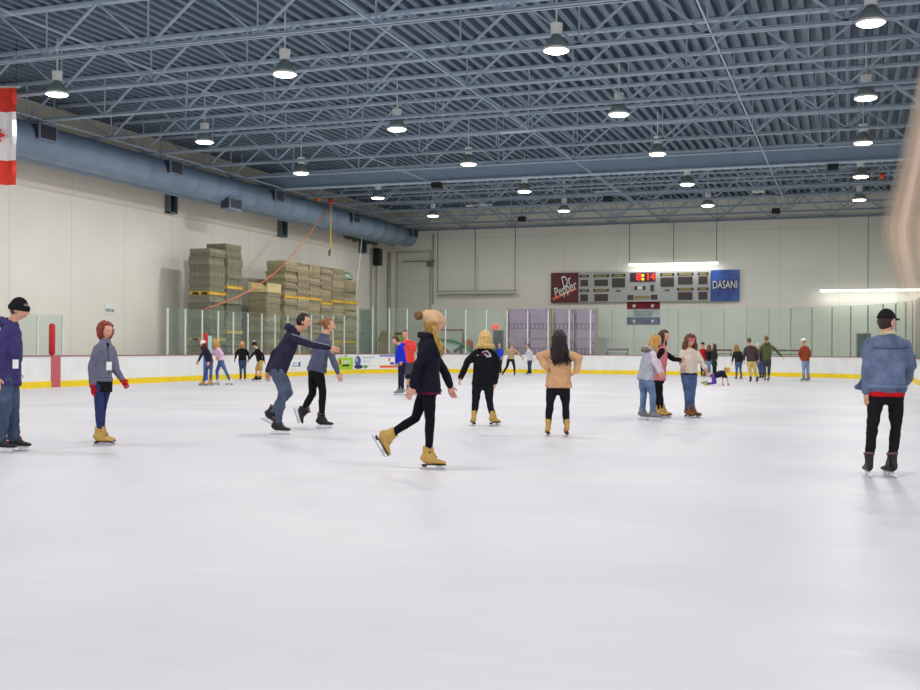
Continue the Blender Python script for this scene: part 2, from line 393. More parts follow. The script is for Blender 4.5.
# ------------------------------------------------------------------ dasher boards and glass
BX, BY, QX, RAD, BH = -23.7, 57.0, 2.5, 8.5, .98
def path():
    P = []; y = 14.0
    while y < BY-RAD: P.append(V((BX, y, 0))); y += 1.15
    P.append(V((BX, BY-RAD, 0)))
    na = 12
    for k in range(1, na+1):
        a = PI - (PI/2)*k/na; P.append(V((BX+RAD+RAD*math.cos(a), BY-RAD+RAD*math.sin(a), 0)))
    nx = 8
    for k in range(1, nx+1): P.append(V((BX+RAD+(QX-BX-2*RAD)*k/nx, BY, 0)))
    for k in range(1, na+1):
        a = PI/2 - (PI/2)*k/na; P.append(V((QX-RAD+RAD*math.cos(a), BY-RAD+RAD*math.sin(a), 0)))
    y = BY-RAD-1.15
    while y > 32: P.append(V((QX, y, 0))); y -= 1.15
    return P
BP = path()
def nrm2(i):
    a = BP[max(i-1, 0)]; c = BP[min(i+1, len(BP)-1)]; t = (c-a).normalized(); return V((-t.y, t.x, 0))   # outward (left of travel)
BN = [nrm2(i) for i in range(len(BP))]
m_board = mat('board_white', (228, 230, 230), .45, .05, 2)
m_kick = mat('kick_plate_yellow', (238, 206, 20), .45, .08, 2)
m_cap = mat('cap_rail_maroon', (150, 96, 104), .5, .08, 3)
m_alu = mat('aluminium_post', (214, 216, 206), .4, .06, 5)
m_thin = mat('glass_edge_green', (128, 142, 130), .4, .06, 5)
m_glass = glass_mat('rink_glass', (.82, .90, .86), .07, (.66, .80, .74))
barrier = thing('rink_barrier', (BX, BY, 0), 'white rink boards with yellow kick plate and tall clear glass around the ice', 'barrier')
def ribbon(i, j, o0, o1, z0, z1):
    b = MB(); r = range(i, j)
    for k in r:
        a0, a1 = BP[k]+BN[k]*o0, BP[k+1]+BN[k+1]*o0; c0, c1 = BP[k]+BN[k]*o1, BP[k+1]+BN[k+1]*o1
        Z0, Z1 = V((0, 0, z0)), V((0, 0, z1))
        b.quad(a0+Z0, a1+Z0, a1+Z1, a0+Z1); b.quad(c1+Z0, c0+Z0, c0+Z1, c1+Z1); b.quad(a0+Z1, a1+Z1, c1+Z1, c0+Z1); b.quad(c0+Z0, c1+Z0, a1+Z0, a0+Z0)
    for k, fl in ((i, 0), (j, 1)):
        a, c = BP[k]+BN[k]*o0, BP[k]+BN[k]*o1; Z0, Z1 = V((0, 0, z0)), V((0, 0, z1))
        b.quad(a+Z0, a+Z1, c+Z1, c+Z0)
    return b
NB = len(BP)-1
for i in range(0, NB, 2): ribbon(i, min(i+2, NB), 0, .12, .2, BH).build('board_panel', m_board, barrier)
ribbon(0, NB, -.02, .12, 0, .2).build('kick_plate', m_kick, barrier)
ribbon(0, NB, -.02, .14, BH, BH+.035).build('cap_rail', m_cap, barrier)
def gtop(P):
    if P.x < BX+.01: return (2.78 if P.y < 45 else 2.9)
    if P.x < QX-.01: return 3.42 if P.x > BX+.25 else 2.95
    return 3.42
for i in range(NB):
    a, c = BP[i], BP[i+1]; mid = (a+c)/2
    if a.x < BX+.01 and not (mid.y > 34.7 or 27.2 < mid.y < 28.7): continue
    h = gtop(mid) if not (a.x < BX+.01 and mid.y < 30) else 2.3
    o0, o1 = .045, .06
    b = MB(); A0, A1 = a+BN[i]*o0, c+BN[i+1]*o0; tdir = (A1-A0).normalized()*.02
    A0 = A0+tdir; A1 = A1-tdir
    nn = BN[i]*.006
    Z0, Z1 = V((0, 0, BH+.035)), V((0, 0, h))
    b.quad(A0+Z0, A1+Z0, A1+Z1, A0+Z1)
    b.build('glass_pane', m_glass, barrier)
for i in range(NB+1):
    P = BP[i]
    if P.x < BX+.01 and not (P.y > 34.6 or 27 < P.y < 29): continue
    h = gtop(P)-.04 if not (P.x < BX+.01 and P.y < 30) else 2.26
    thin = P.x > -12.4
    w = .02 if thin and P.x < -3 else (.035 if thin else .06)
    t_ = BN[i]; b = MB(); b.box(P+t_*.055+V((0, 0, (BH+.035+h)/2)), (w, .05, h-BH-.035), 0, (V((t_.y, -t_.x, 0)), t_, UP))
    b.build('post', m_thin if thin else m_alu, barrier)
# centre red line and blue line carried up the boards, with padded posts above
def board_stripe(x, wid, m, nm):
    y = at_X(x, 370, BX).y
    b = MB(); b.bb((BX-.12, y-wid/2, 0), (BX+.026, y+wid/2, BH+.01)); b.build(nm, m, barrier); return y
m_red = mat('red_pad', (196, 30, 38), .6, .1, 5); m_redl = mat('red_line_paint', (188, 92, 98), .5, .05, 5); m_bluel = mat('blue_line_paint', (36, 92, 190), .5, .05, 5)
yc = board_stripe(55.5, .42, m_redl, 'centre_line_mark'); yb = board_stripe(205.5, .30, m_bluel, 'blue_line_mark')
for x, ya, z1 in ((52, yc-.15, 2.02), (205.5, yb, 1.85)):
    y = at_X(x, 340, BX-.06).y
    b = MB(); b.sweep([(BX-.06, y, BH+.035), (BX-.06, y, BH+.09), (BX-.06, y, z1-.06), (BX-.06, y, z1)], [.05, .1, .1, .05], n=14); b.build('padded_post', m_red, barrier, True)
b = MB(); b.bb((BX-.06, at_X(208, 340, BX).y, BH+.035), (BX-.03, at_X(212.5, 340, BX).y, 1.75)); b.build('pale_blue_panel', mat('pale_blue_panel', (160, 206, 206), .5), barrier)

# adverts on the boards (left end corner)
def bp_at(x):                       # board surface under an image column: intersect ray with board polyline
    r = ray(x, 362); best = None
    for i in range(NB):
        a, c = BP[i], BP[i+1]; d = c-a
        den = r.x*d.y - r.y*d.x
        if abs(den) < 1e-9: continue
        tt = (a.x*d.y - a.y*d.x)/den; uu = (a.x*r.y - a.y*r.x)/den
        uu = ((a.x)*r.y - (a.y)*r.x)/(-(d.x*r.y - d.y*r.x)) if False else (r.x*a.y - r.y*a.x)/(-(r.x*d.y - r.y*d.x))
        if tt > 0 and -1e-6 <= uu <= 1+1e-6 and (best is None or tt < best[0]): best = (tt, i+uu)
    return best[1]
def bpos(s, off, z):
    i = min(int(s), NB-1); f_ = s-i; return BP[i].lerp(BP[i+1], f_) + BN[i].lerp(BN[i+1], f_)*(-off) + V((0, 0, z))
def advert(xa, xb, z0, z1, bg, lab, deco):
    s0, s1 = bp_at(xa), bp_at(xb); c = bpos((s0+s1)/2, .012, (z0+z1)/2)
    t = thing('advert_panel', c, lab, 'sign', None)
    def strip(nm, u0, u1, w0, w1, m, off=.014):
        b = MB(); k = 6
        for q in range(k):
            a0 = s0+(s1-s0)*(u0+(u1-u0)*q/k); a1 = s0+(s1-s0)*(u0+(u1-u0)*(q+1)/k); Z0 = z0+(z1-z0)*w0; Z1 = z0+(z1-z0)*w1
            b.quad(bpos(a0, off, Z0), bpos(a1, off, Z0), bpos(a1, off, Z1), bpos(a0, off, Z1))
        return b.build(nm, m, t)
    strip('backing', 0, 1, 0, 1, bg, .010)
    def txt(s, u, w, size, m, width):
        ss = s0+(s1-s0)*u; p_ = bpos(ss, .026, z0+(z1-z0)*w); q_ = bpos(ss+.05, .026, z0+(z1-z0)*w)
        text_part('lettering', s, size, m, t, p_, (q_-p_), UP, width=width, ext=.002)
    deco(strip, txt, s0, s1, t)
m_lime = mat('advert_lime', (158, 208, 30), .5, .04); m_wht = mat('sign_white', (236, 238, 234), .5, .03); m_blu = mat('advert_blue', (62, 96, 170), .5, .1)
m_lblu = mat('advert_pale_blue', (150, 185, 214), .5, .04); m_org = mat('advert_orange', (238, 98, 40), .5, .05); m_vio = mat('advert_violet', (140, 136, 200), .5, .05)
m_navy = mat('advert_navy', (44, 52, 92), .5, .1); m_grn = mat('advert_green', (98, 160, 110), .5, .08); m_blk = mat('sign_black', (38, 38, 40), .5, .05); m_sred = mat('sign_red', (200, 50, 56), .5, .05)
def d1(strip, txt, s0, s1, t):
    strip('red_mark', .10, .24, .42, .86, m_sred); strip('black_band', .34, .78, .26, .42, m_blk)
    strip('white_letter_bars', .30, .36, .5, .88, m_wht); txt('bank', .60, .68, .34, m_wht, .62)
advert(337.5, 352.8, .22, .82, m_lime, 'lime green advert on the rink boards with white lettering and a red mark', d1)
def d2(strip, txt, s0, s1, t):
    def disc(nm, u, w, ru, rw, m, off=.016):
        b = MB(); P = []
        for k in range(20):
            a = 2*PI*k/20; P.append(bpos(s0+(s1-s0)*(u+ru*math.cos(a)), off, .24+.70*(w+rw*math.sin(a))))
        b.poly(P); b.build(nm, m, t)
    disc('blue_shape', .19, .58, .13, .38, m_blu); disc('navy_shape', .22, .16, .18, .16, m_navy, .018); disc('pale_shape', .16, .68, .06, .16, mat('advert_cream', (214, 226, 160), .5), .020); disc('green_shape', .50, .16, .09, .13, m_grn, .018)
    disc('small_blue_mark', .68, .26, .03, .05, m_lblu, .018)
    txt('Times when you', .66, .82, .17, m_lblu, 1.05); txt('need us', .54, .56, .17, m_lblu, .5)
advert(353.2, 378.5, .22, .95, m_wht, 'white advert on the rink boards with blue rounded picture and pale blue lettering', d2)
def d3(strip, txt, s0, s1, t):
    strip('violet_band', .02, .98, .84, .99, m_vio); strip('orange_band', .02, .98, .06, .22, m_org)
    strip('orange_mark', .42, .50, .54, .78, m_org); strip('orange_mark', .70, .78, .6, .8, m_org); strip('blue_mark', .50, .68, .28, .46, m_blu)
advert(379.2, 401.5, .24, .96, m_wht, 'white advert on the rink boards with violet top band and orange bottom band', d3)
def d4(strip, txt, s0, s1, t): strip('blue_band', .1, .7, .1, .35, m_lblu); strip('navy_mark', .72, .92, .1, .8, m_blu); strip('grey_mark', .15, .6, .45, .75, mat('advert_grey', (190, 196, 204), .5))
advert(290.5, 301, .40, .72, m_wht, 'small white and blue advert on boards behind the man in navy jacket', d4)
def d5(strip, txt, s0, s1, t): strip('green_mark', .7, .95, .2, .8, m_grn); strip('grey_mark', .1, .6, .3, .7, mat('advert_grey', (190, 196, 204), .5))
advert(337.5, 347.5, .84, .96, m_wht, 'narrow white strip advert above the lime green advert', d5)

# ------------------------------------------------------------------ stacks of deck panels behind the left boards
m_pan = mat('deck_panel', (138, 138, 116), .8, .18, 7, .3); m_pan2 = mat('deck_panel_tan', (172, 162, 132), .8, .16, 7, .3)
for m in (m_pan, m_pan2):      # sheets differ a little in tone, at random
    nt = m.node_tree; oi = nt.nodes.new('ShaderNodeObjectInfo'); mr = nt.nodes.new('ShaderNodeMapRange'); mr.inputs[3].default_value = .68; mr.inputs[4].default_value = 1.12
    nt.links.new(oi.outputs['Random'], mr.inputs[0]); vm = nt.nodes.new('ShaderNodeVectorMath'); vm.operation = 'SCALE'; bs = nt.nodes['Principled BSDF'].inputs['Base Color']
    nt.links.new(bs.links[0].from_socket, vm.inputs[0]); nt.links.new(mr.outputs[0], vm.inputs['Scale']); nt.links.new(vm.outputs[0], bs)
m_pal = mat("pallet_wood", (214, 172, 64), .7, .15, 6)
PX0, PX1, TH = -25.55, -24.6, .16
def panel_mesh(w, l, m):
    b = MB(); h = TH
    # two sheets with a groove between, slightly rounded lugs on the visible edges
    b.bb((-w/2, -l/2, 0), (w/2, l/2, h*.46)); b.bb((-w/2+.03, -l/2+.03, h*.46), (w/2-.03, l/2-.03, h*.54)); b.bb((-w/2, -l/2, h*.54), (w/2, l/2, h*.97))
    for k in range(4):
        y = -l/2+l*(k+.5)/4; b.bb((w/2, y-l*.09, h*.1), (w/2+.02, y+l*.09, h*.38)); b.bb((w/2, y-l*.09, h*.62), (w/2+.02, y+l*.09, h*.9))
    for k in range(3):
        x = -w/2+w*(k+.5)/3; b.bb((x-w*.1, -l/2-.02, h*.1), (x+w*.1, -l/2, h*.38)); b.bb((x-w*.1, -l/2-.02, h*.62), (x+w*.1, -l/2, h*.9))
    return b.mesh('deck_panel', [m], V((0, 0, 0)), False)
def pallet_mesh(w, l):
    b = MB()
    for k in range(3):
        x = -w/2+.07+(w-.14)*k/2; b.bb((x-.05, -l/2, 0), (x+.05, l/2, .1))
    for k in range(5):
        y = -l/2+.07+(l-.14)*k/4; b.bb((-w/2, y-.06, .1), (w/2, y+.06, .125))
    return b.mesh('pallet', [m_pal], V((0, 0, 0)), False)
stacks = [(38.8, 40.02, 5.2, m_pan, 'the leftmost tall stack', [(296.5, 217)]),
          (40.15, 41.4, 5.5, m_pan, 'the second tall stack from left', [(289.5, 234)]),
          (43.5, 44.8, 3.62, m_pan2, 'the low stack under a tan sheet', []),
          (45.15, 46.35, 5.28, m_pan2, 'first stack of the right cluster', [(299.5, 290)]),
          (46.4, 47.6, 5.28, m_pan2, 'second stack of the right cluster', [(302.5, 302)]),
          (47.65, 48.85, 5.26, m_pan2, 'third stack of the right cluster', [(301.5, 314)]),
          (48.9, 50.1, 5.24, m_pan2, 'fourth stack of the right cluster', [(305, 326)]),
          (50.15, 51.55, 5.2, m_pan2, 'fifth stack of the right cluster', [(304, 338)]),
          (51.6, 53.1, 4.7, m_pan2, 'last stack of the right cluster', [(305.5, 350)])]
npan = 0; TOPS = {}
for (y0, y1, top, m, nm, pals) in stacks:
    me = panel_mesh(PX1-PX0, y1-y0-.03, m); pm = pallet_mesh(PX1-PX0+.03, y1-y0+.02)
    pz = [at_X(x, y, PX1).z for (y, x) in pals]; pz = [0.0, (1.5, 1.75, .8, .8, .8, .8, 1.6, 1.5, 1.55)[[q_[0] for q_ in stacks].index(y0)]] + pz
    z = 0; k = 0
    while z < top:
        c = V(((PX0+PX1)/2, (y0+y1)/2, z))
        if pz and z >= min(pz):
            pz.remove(min(pz)); o = bpy.data.objects.new('pallet', pm); col.objects.link(o); o.location = c + V((.04, 0, 0))
            tag(o, 'yellow wooden pallet between grey panels in '+nm, 'pallet', 'pallets in '+nm); z += .125; continue
        o = bpy.data.objects.new('deck_panel', me); col.objects.link(o)
        o.location = c + V((R_.uniform(-.05, .04), R_.uniform(-.03, .03), 0)); npan += 1
        tag(o, 'grey brown floor deck panel in '+nm, 'panel', 'deck panels in '+nm)
        z += TH
    TOPS[y0] = z
# tan folded sheet on low stack, green sheeting on last stack
b = MB(); zt = TOPS[43.5]+.01
for k in range(12):
    u0, u1 = k/12, (k+1)/12
    def pr(u): return V((-24.55-1.0*u, 43.5+.2*0, zt + .16 + .45*max(0, u-.62)**1.2*2.2 + (.35*max(0, .18-u)*4)))
    a, c = pr(u0), pr(u1)
    b.quad(a, c, c+V((0, 1.25, 0)), a+V((0, 1.25, 0))); b.quad(V((a.x, a.y, zt)), V((c.x, c.y, zt)), c, a); b.quad(a+V((0, 1.25, 0)), c+V((0, 1.25, 0)), V((c.x, c.y+1.25, zt)), V((a.x, a.y+1.25, zt)))
a = pr(0); b.quad(V((a.x, a.y, zt)), a, a+V((0, 1.25, 0)), V((a.x, a.y+1.25, zt))); a = pr(1); b.quad(V((a.x, a.y, zt)), V((a.x, a.y+1.25, zt)), a+V((0, 1.25, 0)), a)
tag(b.build('folded_sheet', mat('tan_sheet', (202, 188, 134), .8, .12, 5), None, origin=V((-25, 44, zt))), 'tan folded sheet with upturned ends on top of the low panel stack', 'sheet')
b = MB(); g0 = V((-25.0, 52.3, TOPS[51.6]+.03))
b.ball(g0, (.46, .62, .42), nu=16, nv=8, fn=lambda d: V((.46*d.x, .62*d.y, .42*max(0, d.z)*(1+.25*noise.noise(d*3)))))
tag(b.build('plastic_sheeting', mat('green_film', (128, 162, 132), .3, .35, 4, spec=.6), None, True, origin=g0), 'crumpled green and white plastic sheeting on top of the last panel stack', 'sheeting')

# ------------------------------------------------------------------ ropes, strap, alarms
def rope(name, pts, r, m, lab, cat='rope'):
    b = MB(); b.sweep(pts, [r]*len(pts), n=8); tag(b.build(name, m, None, True, origin=V(pts[0])), lab, cat)
m_or = mat('orange_rope', (232, 120, 76), .7, .1, 8); m_ye = mat('yellow_strap', (226, 178, 44), .7, .1, 8)
top = at_Z(331, 203, 8.42)
end = at_X(205, 309, BX-.3); mid = [top.lerp(end, k/10) - V((0, 0, 1.0*math.sin(PI*k/10))) for k in range(11)]
rope('orange_rope', mid, .02, m_or, 'thin orange rope sagging from roof pulley down towards the left glass')
hk = top - V((0, 0, .05)); bt = at_d(330.5, 249, (top-CAM).dot(FWD))
t = thing('yellow_strap', hk, 'yellow strap with dark hook hanging from the roof pulley', 'strap')
b = MB(); b.bar(hk, bt, .07, .02); b.build('strap', m_ye, t)
b = MB(); b.bar(bt, bt+V((-.07, 0, -.35)), .06, .06); b.bar(bt+V((-.05, 0, -.1)), bt+V((-.07, 0, -.2)), .09, .09, 0); b.build('hook', mat('hook_brown', (110, 84, 40), .5), t)
for (x, y, lab) in ((331, 201, 'red roof pulley holding the orange rope and yellow strap'), (319, 198.5, 'small orange beacon on the roof just left of the red pulley'), (882, 176, 'small orange beacon under the roof at the far right')):
    c = at_Z(x, y, 8.5); t = thing('roof_beacon', c, lab, 'beacon')
    b = MB(); b.ball(c, (.12, .12, .14), nu=12, nv=8); b.build('dome', mat('beacon_red' if x == 331 else 'beacon_orange', (200, 62, 40) if x == 331 else (222, 92, 40), .4), t, True)
    b = MB(); b.bar(c+V((0, 0, .1)), V((c.x, c.y, DECK)), .04, .04); b.build('stem', m_steel, t)
a = at_X(362, 237, -24.8); c = at_X(355.5, 300, -24.2)
rope('white_rope', [a, a.lerp(c, .5)-V((0, 0, .1)), c], .018, m_wht, 'pale rope hanging beside the last panel stack')

# ------------------------------------------------------------------ left wall bits
c = at_X(109.5, 309, WX+.02); t = thing('wall_sign', c, 'small white sign reading VISITOR on the left wall above the red haired woman', 'sign')
b = MB(); b.box(c, (.03, .62, .42)); b.build('sign_plate', m_wht, t)
text_part('lettering', 'VISITOR', .17, m_blk, t, c+V((.018, 0, -.06)), (0, 1, 0), UP, width=.54)
for (x, nm, ex) in ((371.5, 'left of a pair, near the black wall box', 0), (376.5, 'right of a pair, carrying the black wall box', 0), (389, 'thick one in the left far corner', .05)):
    q = at_X(x, 290, WX+.12); b = MB(); b.sweep([(WX+.12, q.y, 0), (WX+.12, q.y, 7.2)], [.05+ex]*2, n=10)
    tag(b.build('wall_pipe', mat('pipe_grey', (166, 170, 160), .5), None, True, origin=V((WX+.12, q.y, 0))), 'grey upright pipe on the left wall, '+nm, 'pipe')
q = at_X(378, 257, WX+.3); t = thing('wall_speaker', q, 'black box speaker mounted high near the far left corner', 'speaker')
b = MB(); b.box(q, (.35, .5, 1.0)); b.build('cabinet', m_dark, t); b = MB(); b.sweep([q+V((.175, 0, .2)), q+V((.2, 0, .2))], [.17, .15], n=16); b.sweep([q+V((.175, 0, -.22)), q+V((.2, 0, -.22))], [.2, .18], n=16); b.build('cone', mat('speaker_cone', (52, 54, 56), .6), t)
a = at_X(345, 236, WX+.55); c = at_X(376, 243, WX+.55); b = MB(); n_ = 16
pts = [a.lerp(c, k/n_)+V((0, 0, .06*math.sin(k*2.1))) for k in range(n_+1)]; b.sweep(pts, [.13+.05*math.sin(k*1.7) for k in range(n_+1)], n=10)
t = tag(b.build('rolled_net', mat('dark_green_bundle', (66, 74, 60), .8, .3, 6), None, True, origin=a), 'lumpy dark green rolled bundle under the end of the blue duct', 'bundle')
for q in (a, c): b = MB(); b.bar(V((WX+.03, q.y, q.z)), q, .04, .04); b.build('bracket', m_steel, t)
# sectional doors
def sect_door(name, P0, P1, z1, seams, m, nrm, knob=None):
    P0 = V(P0); P1 = V(P1); d = (P1-P0); b = MB(); hs = [0]+seams+[z1]
    for k in range(len(hs)-1):
        lo, hi = hs[k]+.02, hs[k+1]-.02
        c = (P0+P1)/2+V((0, 0, (lo+hi)/2))+nrm*.03; b.box(c, (d.length-.06, .06, hi-lo), 0, (d.normalized(), nrm, UP))
    root = struct(b.build(name, m, None, origin=(P0+P1)/2))
    f_ = MB()
    for q in (P0, P1): f_.box(q+nrm*.04+V((0, 0, z1/2)), (.1, .08, z1), 0, (d.normalized(), nrm, UP))
    f_.box((P0+P1)/2+nrm*.04+V((0, 0, z1+.05)), (d.length+.1, .08, .1), 0, (d.normalized(), nrm, UP)); f_.build('door_frame', mat('door_frame_grey', (180, 180, 168), .6), root)
    return root
m_dr = mat('overhead_door', (216, 216, 203), .6, .05, 2)
pa, pb = at_Y(397, 300, WY), at_Y(430.5, 300, WY)
zs = [at_Y(414, y, WY).z for y in (330, 304, 282, 260)]
sect_door('door_1', (pa.x, WY, 0), (pb.x, WY, 0), 7.2, zs, m_dr, V((0, -1, 0)))
pa, pb = at_X(358, 330, WX+.0), at_X(371.5, 330, WX)
sect_door('door_2', (WX+.05, pa.y, 0), (WX+.05, pb.y, 0), 3.5, [.9, 1.55, 2.2, 2.85], mat('green_grey_door', (128, 146, 134), .6, .06), V((1, 0, 0)))
for nm, xa, xb, yt in (('door_3', 494, 503, 331), ('door_4', 857, 870, 334)):
    pa, pb = at_Y(xa, 340, WY), at_Y(xb, 340, WY); zt = at_Y(xa, yt, WY).z
    b = MB(); b.bb((pa.x, WY-.05, 0), (pb.x, WY, zt)); o = struct(b.build(nm, mat('teal_door', (62, 84, 94), .6), None, origin=V((pa.x, WY, 0))))
    b = MB(); b.bb((pa.x-.06, WY-.07, 0), (pa.x, WY, zt)); b.bb((pb.x, WY-.07, 0), (pb.x+.06, WY, zt)); b.bb((pa.x-.06, WY-.07, zt), (pb.x+.06, WY, zt+.06)); b.build('door_frame', mat('door_frame_grey', (180, 180, 168), .6), o)
    b = MB(); b.sweep([(pb.x-.1, WY-.05, 1.0), (pb.x-.1, WY-.12, 1.0), (pb.x-.25, WY-.12, 1.0)], [.02]*3, n=6); b.build('door_handle', m_alu, o)
c = at_Y(495.3, 327, WY-.1); t = thing('exit_sign', c, 'small glowing red sign above the dark door on the far wall', 'sign')
b = MB(); b.box(c, (.34, .1, .24)); b.build('housing', emit('exit_red', (240, 60, 50), .9), t); b = MB(); b.box(c+V((0, .07, .0)), (.1, .08, .1)); b.build('mount', m_white, t)
# conduit bits on far wall
q = at_Y(433, 260, WY-.1); b = MB(); b.sweep([(q.x, WY-.08, 4.0), (q.x, WY-.08, 8.3)], [.04]*2, n=8); tag(b.build('wall_pipe', mat('pipe_grey', (166, 170, 160), .5), None, True, origin=V((q.x, WY-.08, 4))), 'thin upright conduit on the far wall beside the overhead door', 'pipe')
q = at_Y(430, 264, WY-.25); t = thing('door_opener', q, 'small dark motor box at top right of the overhead door', 'motor'); b = MB(); b.box(q, (.3, .4, .3)); b.build('housing', mat('motor_grey', (110, 118, 100), .6), t)
b = MB(); b.bar(q+V((-1.8, 0, .18)), q+V((.3, 0, .18)), .06, .06); b.build('shaft', mat('motor_grey', (110, 118, 100), .6), t)

# ------------------------------------------------------------------ hung strip lights on the far wall
m_tubeL = emit('tube_lit', (250, 252, 244), 1.6); m_tubeD = mat('tube_off', (206, 206, 194), .4)
for (xa, xb, y, lit, cabs, lab) in ((437, 516, 293, 0, (437.5, 475, 515), 'unlit hanging strip light on cables left of the scoreboard'), (629, 718, 265, 1, (629.5, 673.5, 716.5), 'lit hanging strip light above the scoreboard'), (820, 948, 291, 1, (868, 930), 'lit hanging strip light at the right end of the far wall')):
    Yf = WY-.55; a = at_Y(xa, y, Yf); c = at_Y(xb, y, Yf); c.z = a.z
    t = thing('hanging_strip_light', (a+c)/2, lab, 'light', 'hanging strip lights')
    b = MB(); b.bar(a+V((0, 0, .1)), c+V((0, 0, .1)), .3, .06); b.build('housing', m_white if lit else mat('housing_dull', (176, 178, 166), .5), t)
    b = MB(); b.bar(a, c, .16, .12); b.build('tubes', m_tubeL if lit else m_tubeD, t)
    for xc in cabs:
        q = at_Y(xc, y, Yf); b = MB(); b.bar(V((q.x, Yf, a.z+.1)), V((q.x, Yf, 8.5)), .035, .035); b.build('cable', mat('cable_grey', (96, 104, 100), .6), t)
    if lit:
        ld = bpy.data.lights.new('tube_glow', 'AREA'); ld.shape = 'RECTANGLE'; ld.size = (c-a).length; ld.size_y = .2; ld.energy = 22; ld.color = (1, 1, .97)
        lo = bpy.data.objects.new('tube_glow', ld); col.objects.link(lo); lo.parent = t; lo.location = V((0, -.1, -.12)); lo.rotation_euler = (math.radians(40), 0, 0)

# ------------------------------------------------------------------ scoreboard
YS = WY-.30
def S(x, y): return at_Y(x, y, YS)
tl, br = S(551, 273), S(739, 300.8)
sb = thing('scoreboard', ((tl.x+br.x)/2, YS, br.z), 'wide grey electronic scoreboard on the far wall with red clock digits', 'scoreboard')
zt, zb = tl.z, br.z
def sx(x): return S(x, 287).x
def sz(y): return zt + (zb-zt)*(y-273)/27.8
b = MB(); b.bb((sx(578.5), YS, zb), (sx(710.5), WY, zt)); b.build('cabinet', mat('scoreboard_grey', (176, 178, 176), .45, .04), sb)
m_win = mat('scoreboard_window', (66, 60, 58), .5, .1, 20); m_lab = mat('scoreboard_label', (150, 136, 84), .5, .3, 40); m_lbk = mat('scoreboard_label_back', (46, 52, 40), .5)
m_led = emit('led_red', (255, 40, 30), 2.2); m_ledy = emit('led_yellow', (255, 200, 40), 2.0)
def win(x0, x1, y0, y1, nm='display_window', m=m_win, dep=.03): b = MB(); b.bb((sx(x0), YS-dep, sz(y1)), (sx(x1), YS, sz(y0))); return b.build(nm, m, sb)
for (x0, x1) in ((580.5, 588), (594.5, 608), ):
    win(x0, x1, 280, 286); win(x0, x1, 293.5, 300)
    for y in (275.2, 288.8): win(x0-1, x1+1, y, y+2.6, 'label_plate', m_lbk, .02); win(x0+1, x1-1, y+.5, y+2.1, 'label_strip', m_lab, .026)
for (x0, x1) in ((678, 692.5), (698.5, 707.5)):
    win(x0, x1, 278.5, 285.5); win(x0, x1, 292.5, 299.5)
    for y in (274.8, 288.5): win(x0-1, x1+1, y, y+2.6, 'label_plate', m_lbk, .02); win(x0+1, x1-1, y+.5, y+2.1, 'label_strip', m_lab, .026)
for (x0, x1) in ((612, 625), (660.5, 674)):
    win(x0, x1, 279, 287.5); win(x0-.5, x1+.5, 275, 277.6, 'label_plate', m_lbk, .02); win(x0+2, x1-2, 275.4, 277.2, 'label_strip', m_lab, .026); win((x0+x1)/2-2.4, (x0+x1)/2+2.4, 290, 291.3, 'lamp_strip', mat('dull_red', (104, 50, 50), .5))
ck = win(630, 655.5, 274, 282.7, 'clock_window', mat('clock_window', (64, 44, 44), .5))
for s_, xx, mm in (('8', 639, m_led), ('14', 650.5, m_led)):
    text_part('clock_digits', s_, sz(274.2)-sz(283.2), mm, ck, (sx(xx), YS-.045, sz(278.4)), (1, 0, 0), UP, width=(sx(641.5)-sx(636.5))*(1 if s_ == '8' else 1.45), ext=.01)
for y in (276.8, 280.2):
    b = MB(); b.box((sx(643), YS-.045, sz(y)), (.12, .03, .12)); b.build('clock_colon', m_ledy, ck)
win(634.5, 637, 286.5, 290, 'shot_marker', m_lbk); win(643, 645.5, 286.5, 290, 'shot_marker', m_lbk); win(638, 642, 287, 289.5, 'period_window', m_white); win(650.5, 654, 285.5, 291.5)
win(627.5, 633.5, 294.5, 299); win(651, 657.5, 294.5, 299); win(634.5, 650, 295.3, 298.2, 'label_strip', m_lab)
b = MB(); b.bb((sx(551), YS-.02, zb), (sx(578), WY, zt)); o = b.build('soda_advert', mat('maroon_sign', (92, 26, 38), .45, .05), sb)
o['label'] = 'maroon square advert reading Dr Pepper with orange slash'
def sp_(x, y, d=.035): return V((sx(x), YS-d, sz(y)))
b = MB(); b.prism([sp_(552.5, 296.8, .04), sp_(553.5, 299.0, .04), sp_(577, 288.7, .04), sp_(576.3, 286.9, .04)], (0, .015, 0)); b.build('orange_slash', mat('orange_slash', (240, 110, 30), .5), o)
dirv = sp_(576, 284)-sp_(556, 291.5)
text_part('lettering', 'Dr', .95, m_wht, o, sp_(566, 281.5, .045), dirv, UP, width=.58, shear=.25, ext=.006)
text_part('lettering', 'Pepper', .80, m_wht, o, sp_(565, 288.6, .045), dirv, UP, width=1.42, shear=.25, ext=.006)
m_das = bpy.data.materials.new('blue_sign'); m_das.use_nodes = True; nt = m_das.node_tree; N = nt.nodes; L = nt.links; p = N['Principled BSDF']; p.inputs['Roughness'].default_value = .4
tc = N.new('ShaderNodeTexCoord'); g = N.new('ShaderNodeTexNoise'); g.inputs['Scale'].default_value = 1.1; rp = N.new('ShaderNodeValToRGB')
rp.color_ramp.elements[0].position = .35; rp.color_ramp.elements[1].position = .7; rp.color_ramp.elements[0].color = lin((24, 50, 132)); rp.color_ramp.elements[1].color = lin((46, 108, 206))
L.new(tc.outputs['Object'], g.inputs['Vector']); L.new(g.outputs['Fac'], rp.inputs[0]); L.new(rp.outputs[0], p.inputs['Base Color'])
b = MB(); b.bb((sx(711), YS-.02, zb), (sx(739), WY, zt+.0)); o = b.build('water_advert', m_das, sb); o['label'] = 'blue square advert reading DASANI'
b = MB(); b.bb((sx(713.5), YS-.03, sz(290.6)), (sx(736.5), YS-.02, sz(283))); b.build('navy_band', mat('navy_band', (24, 36, 92), .5), o)
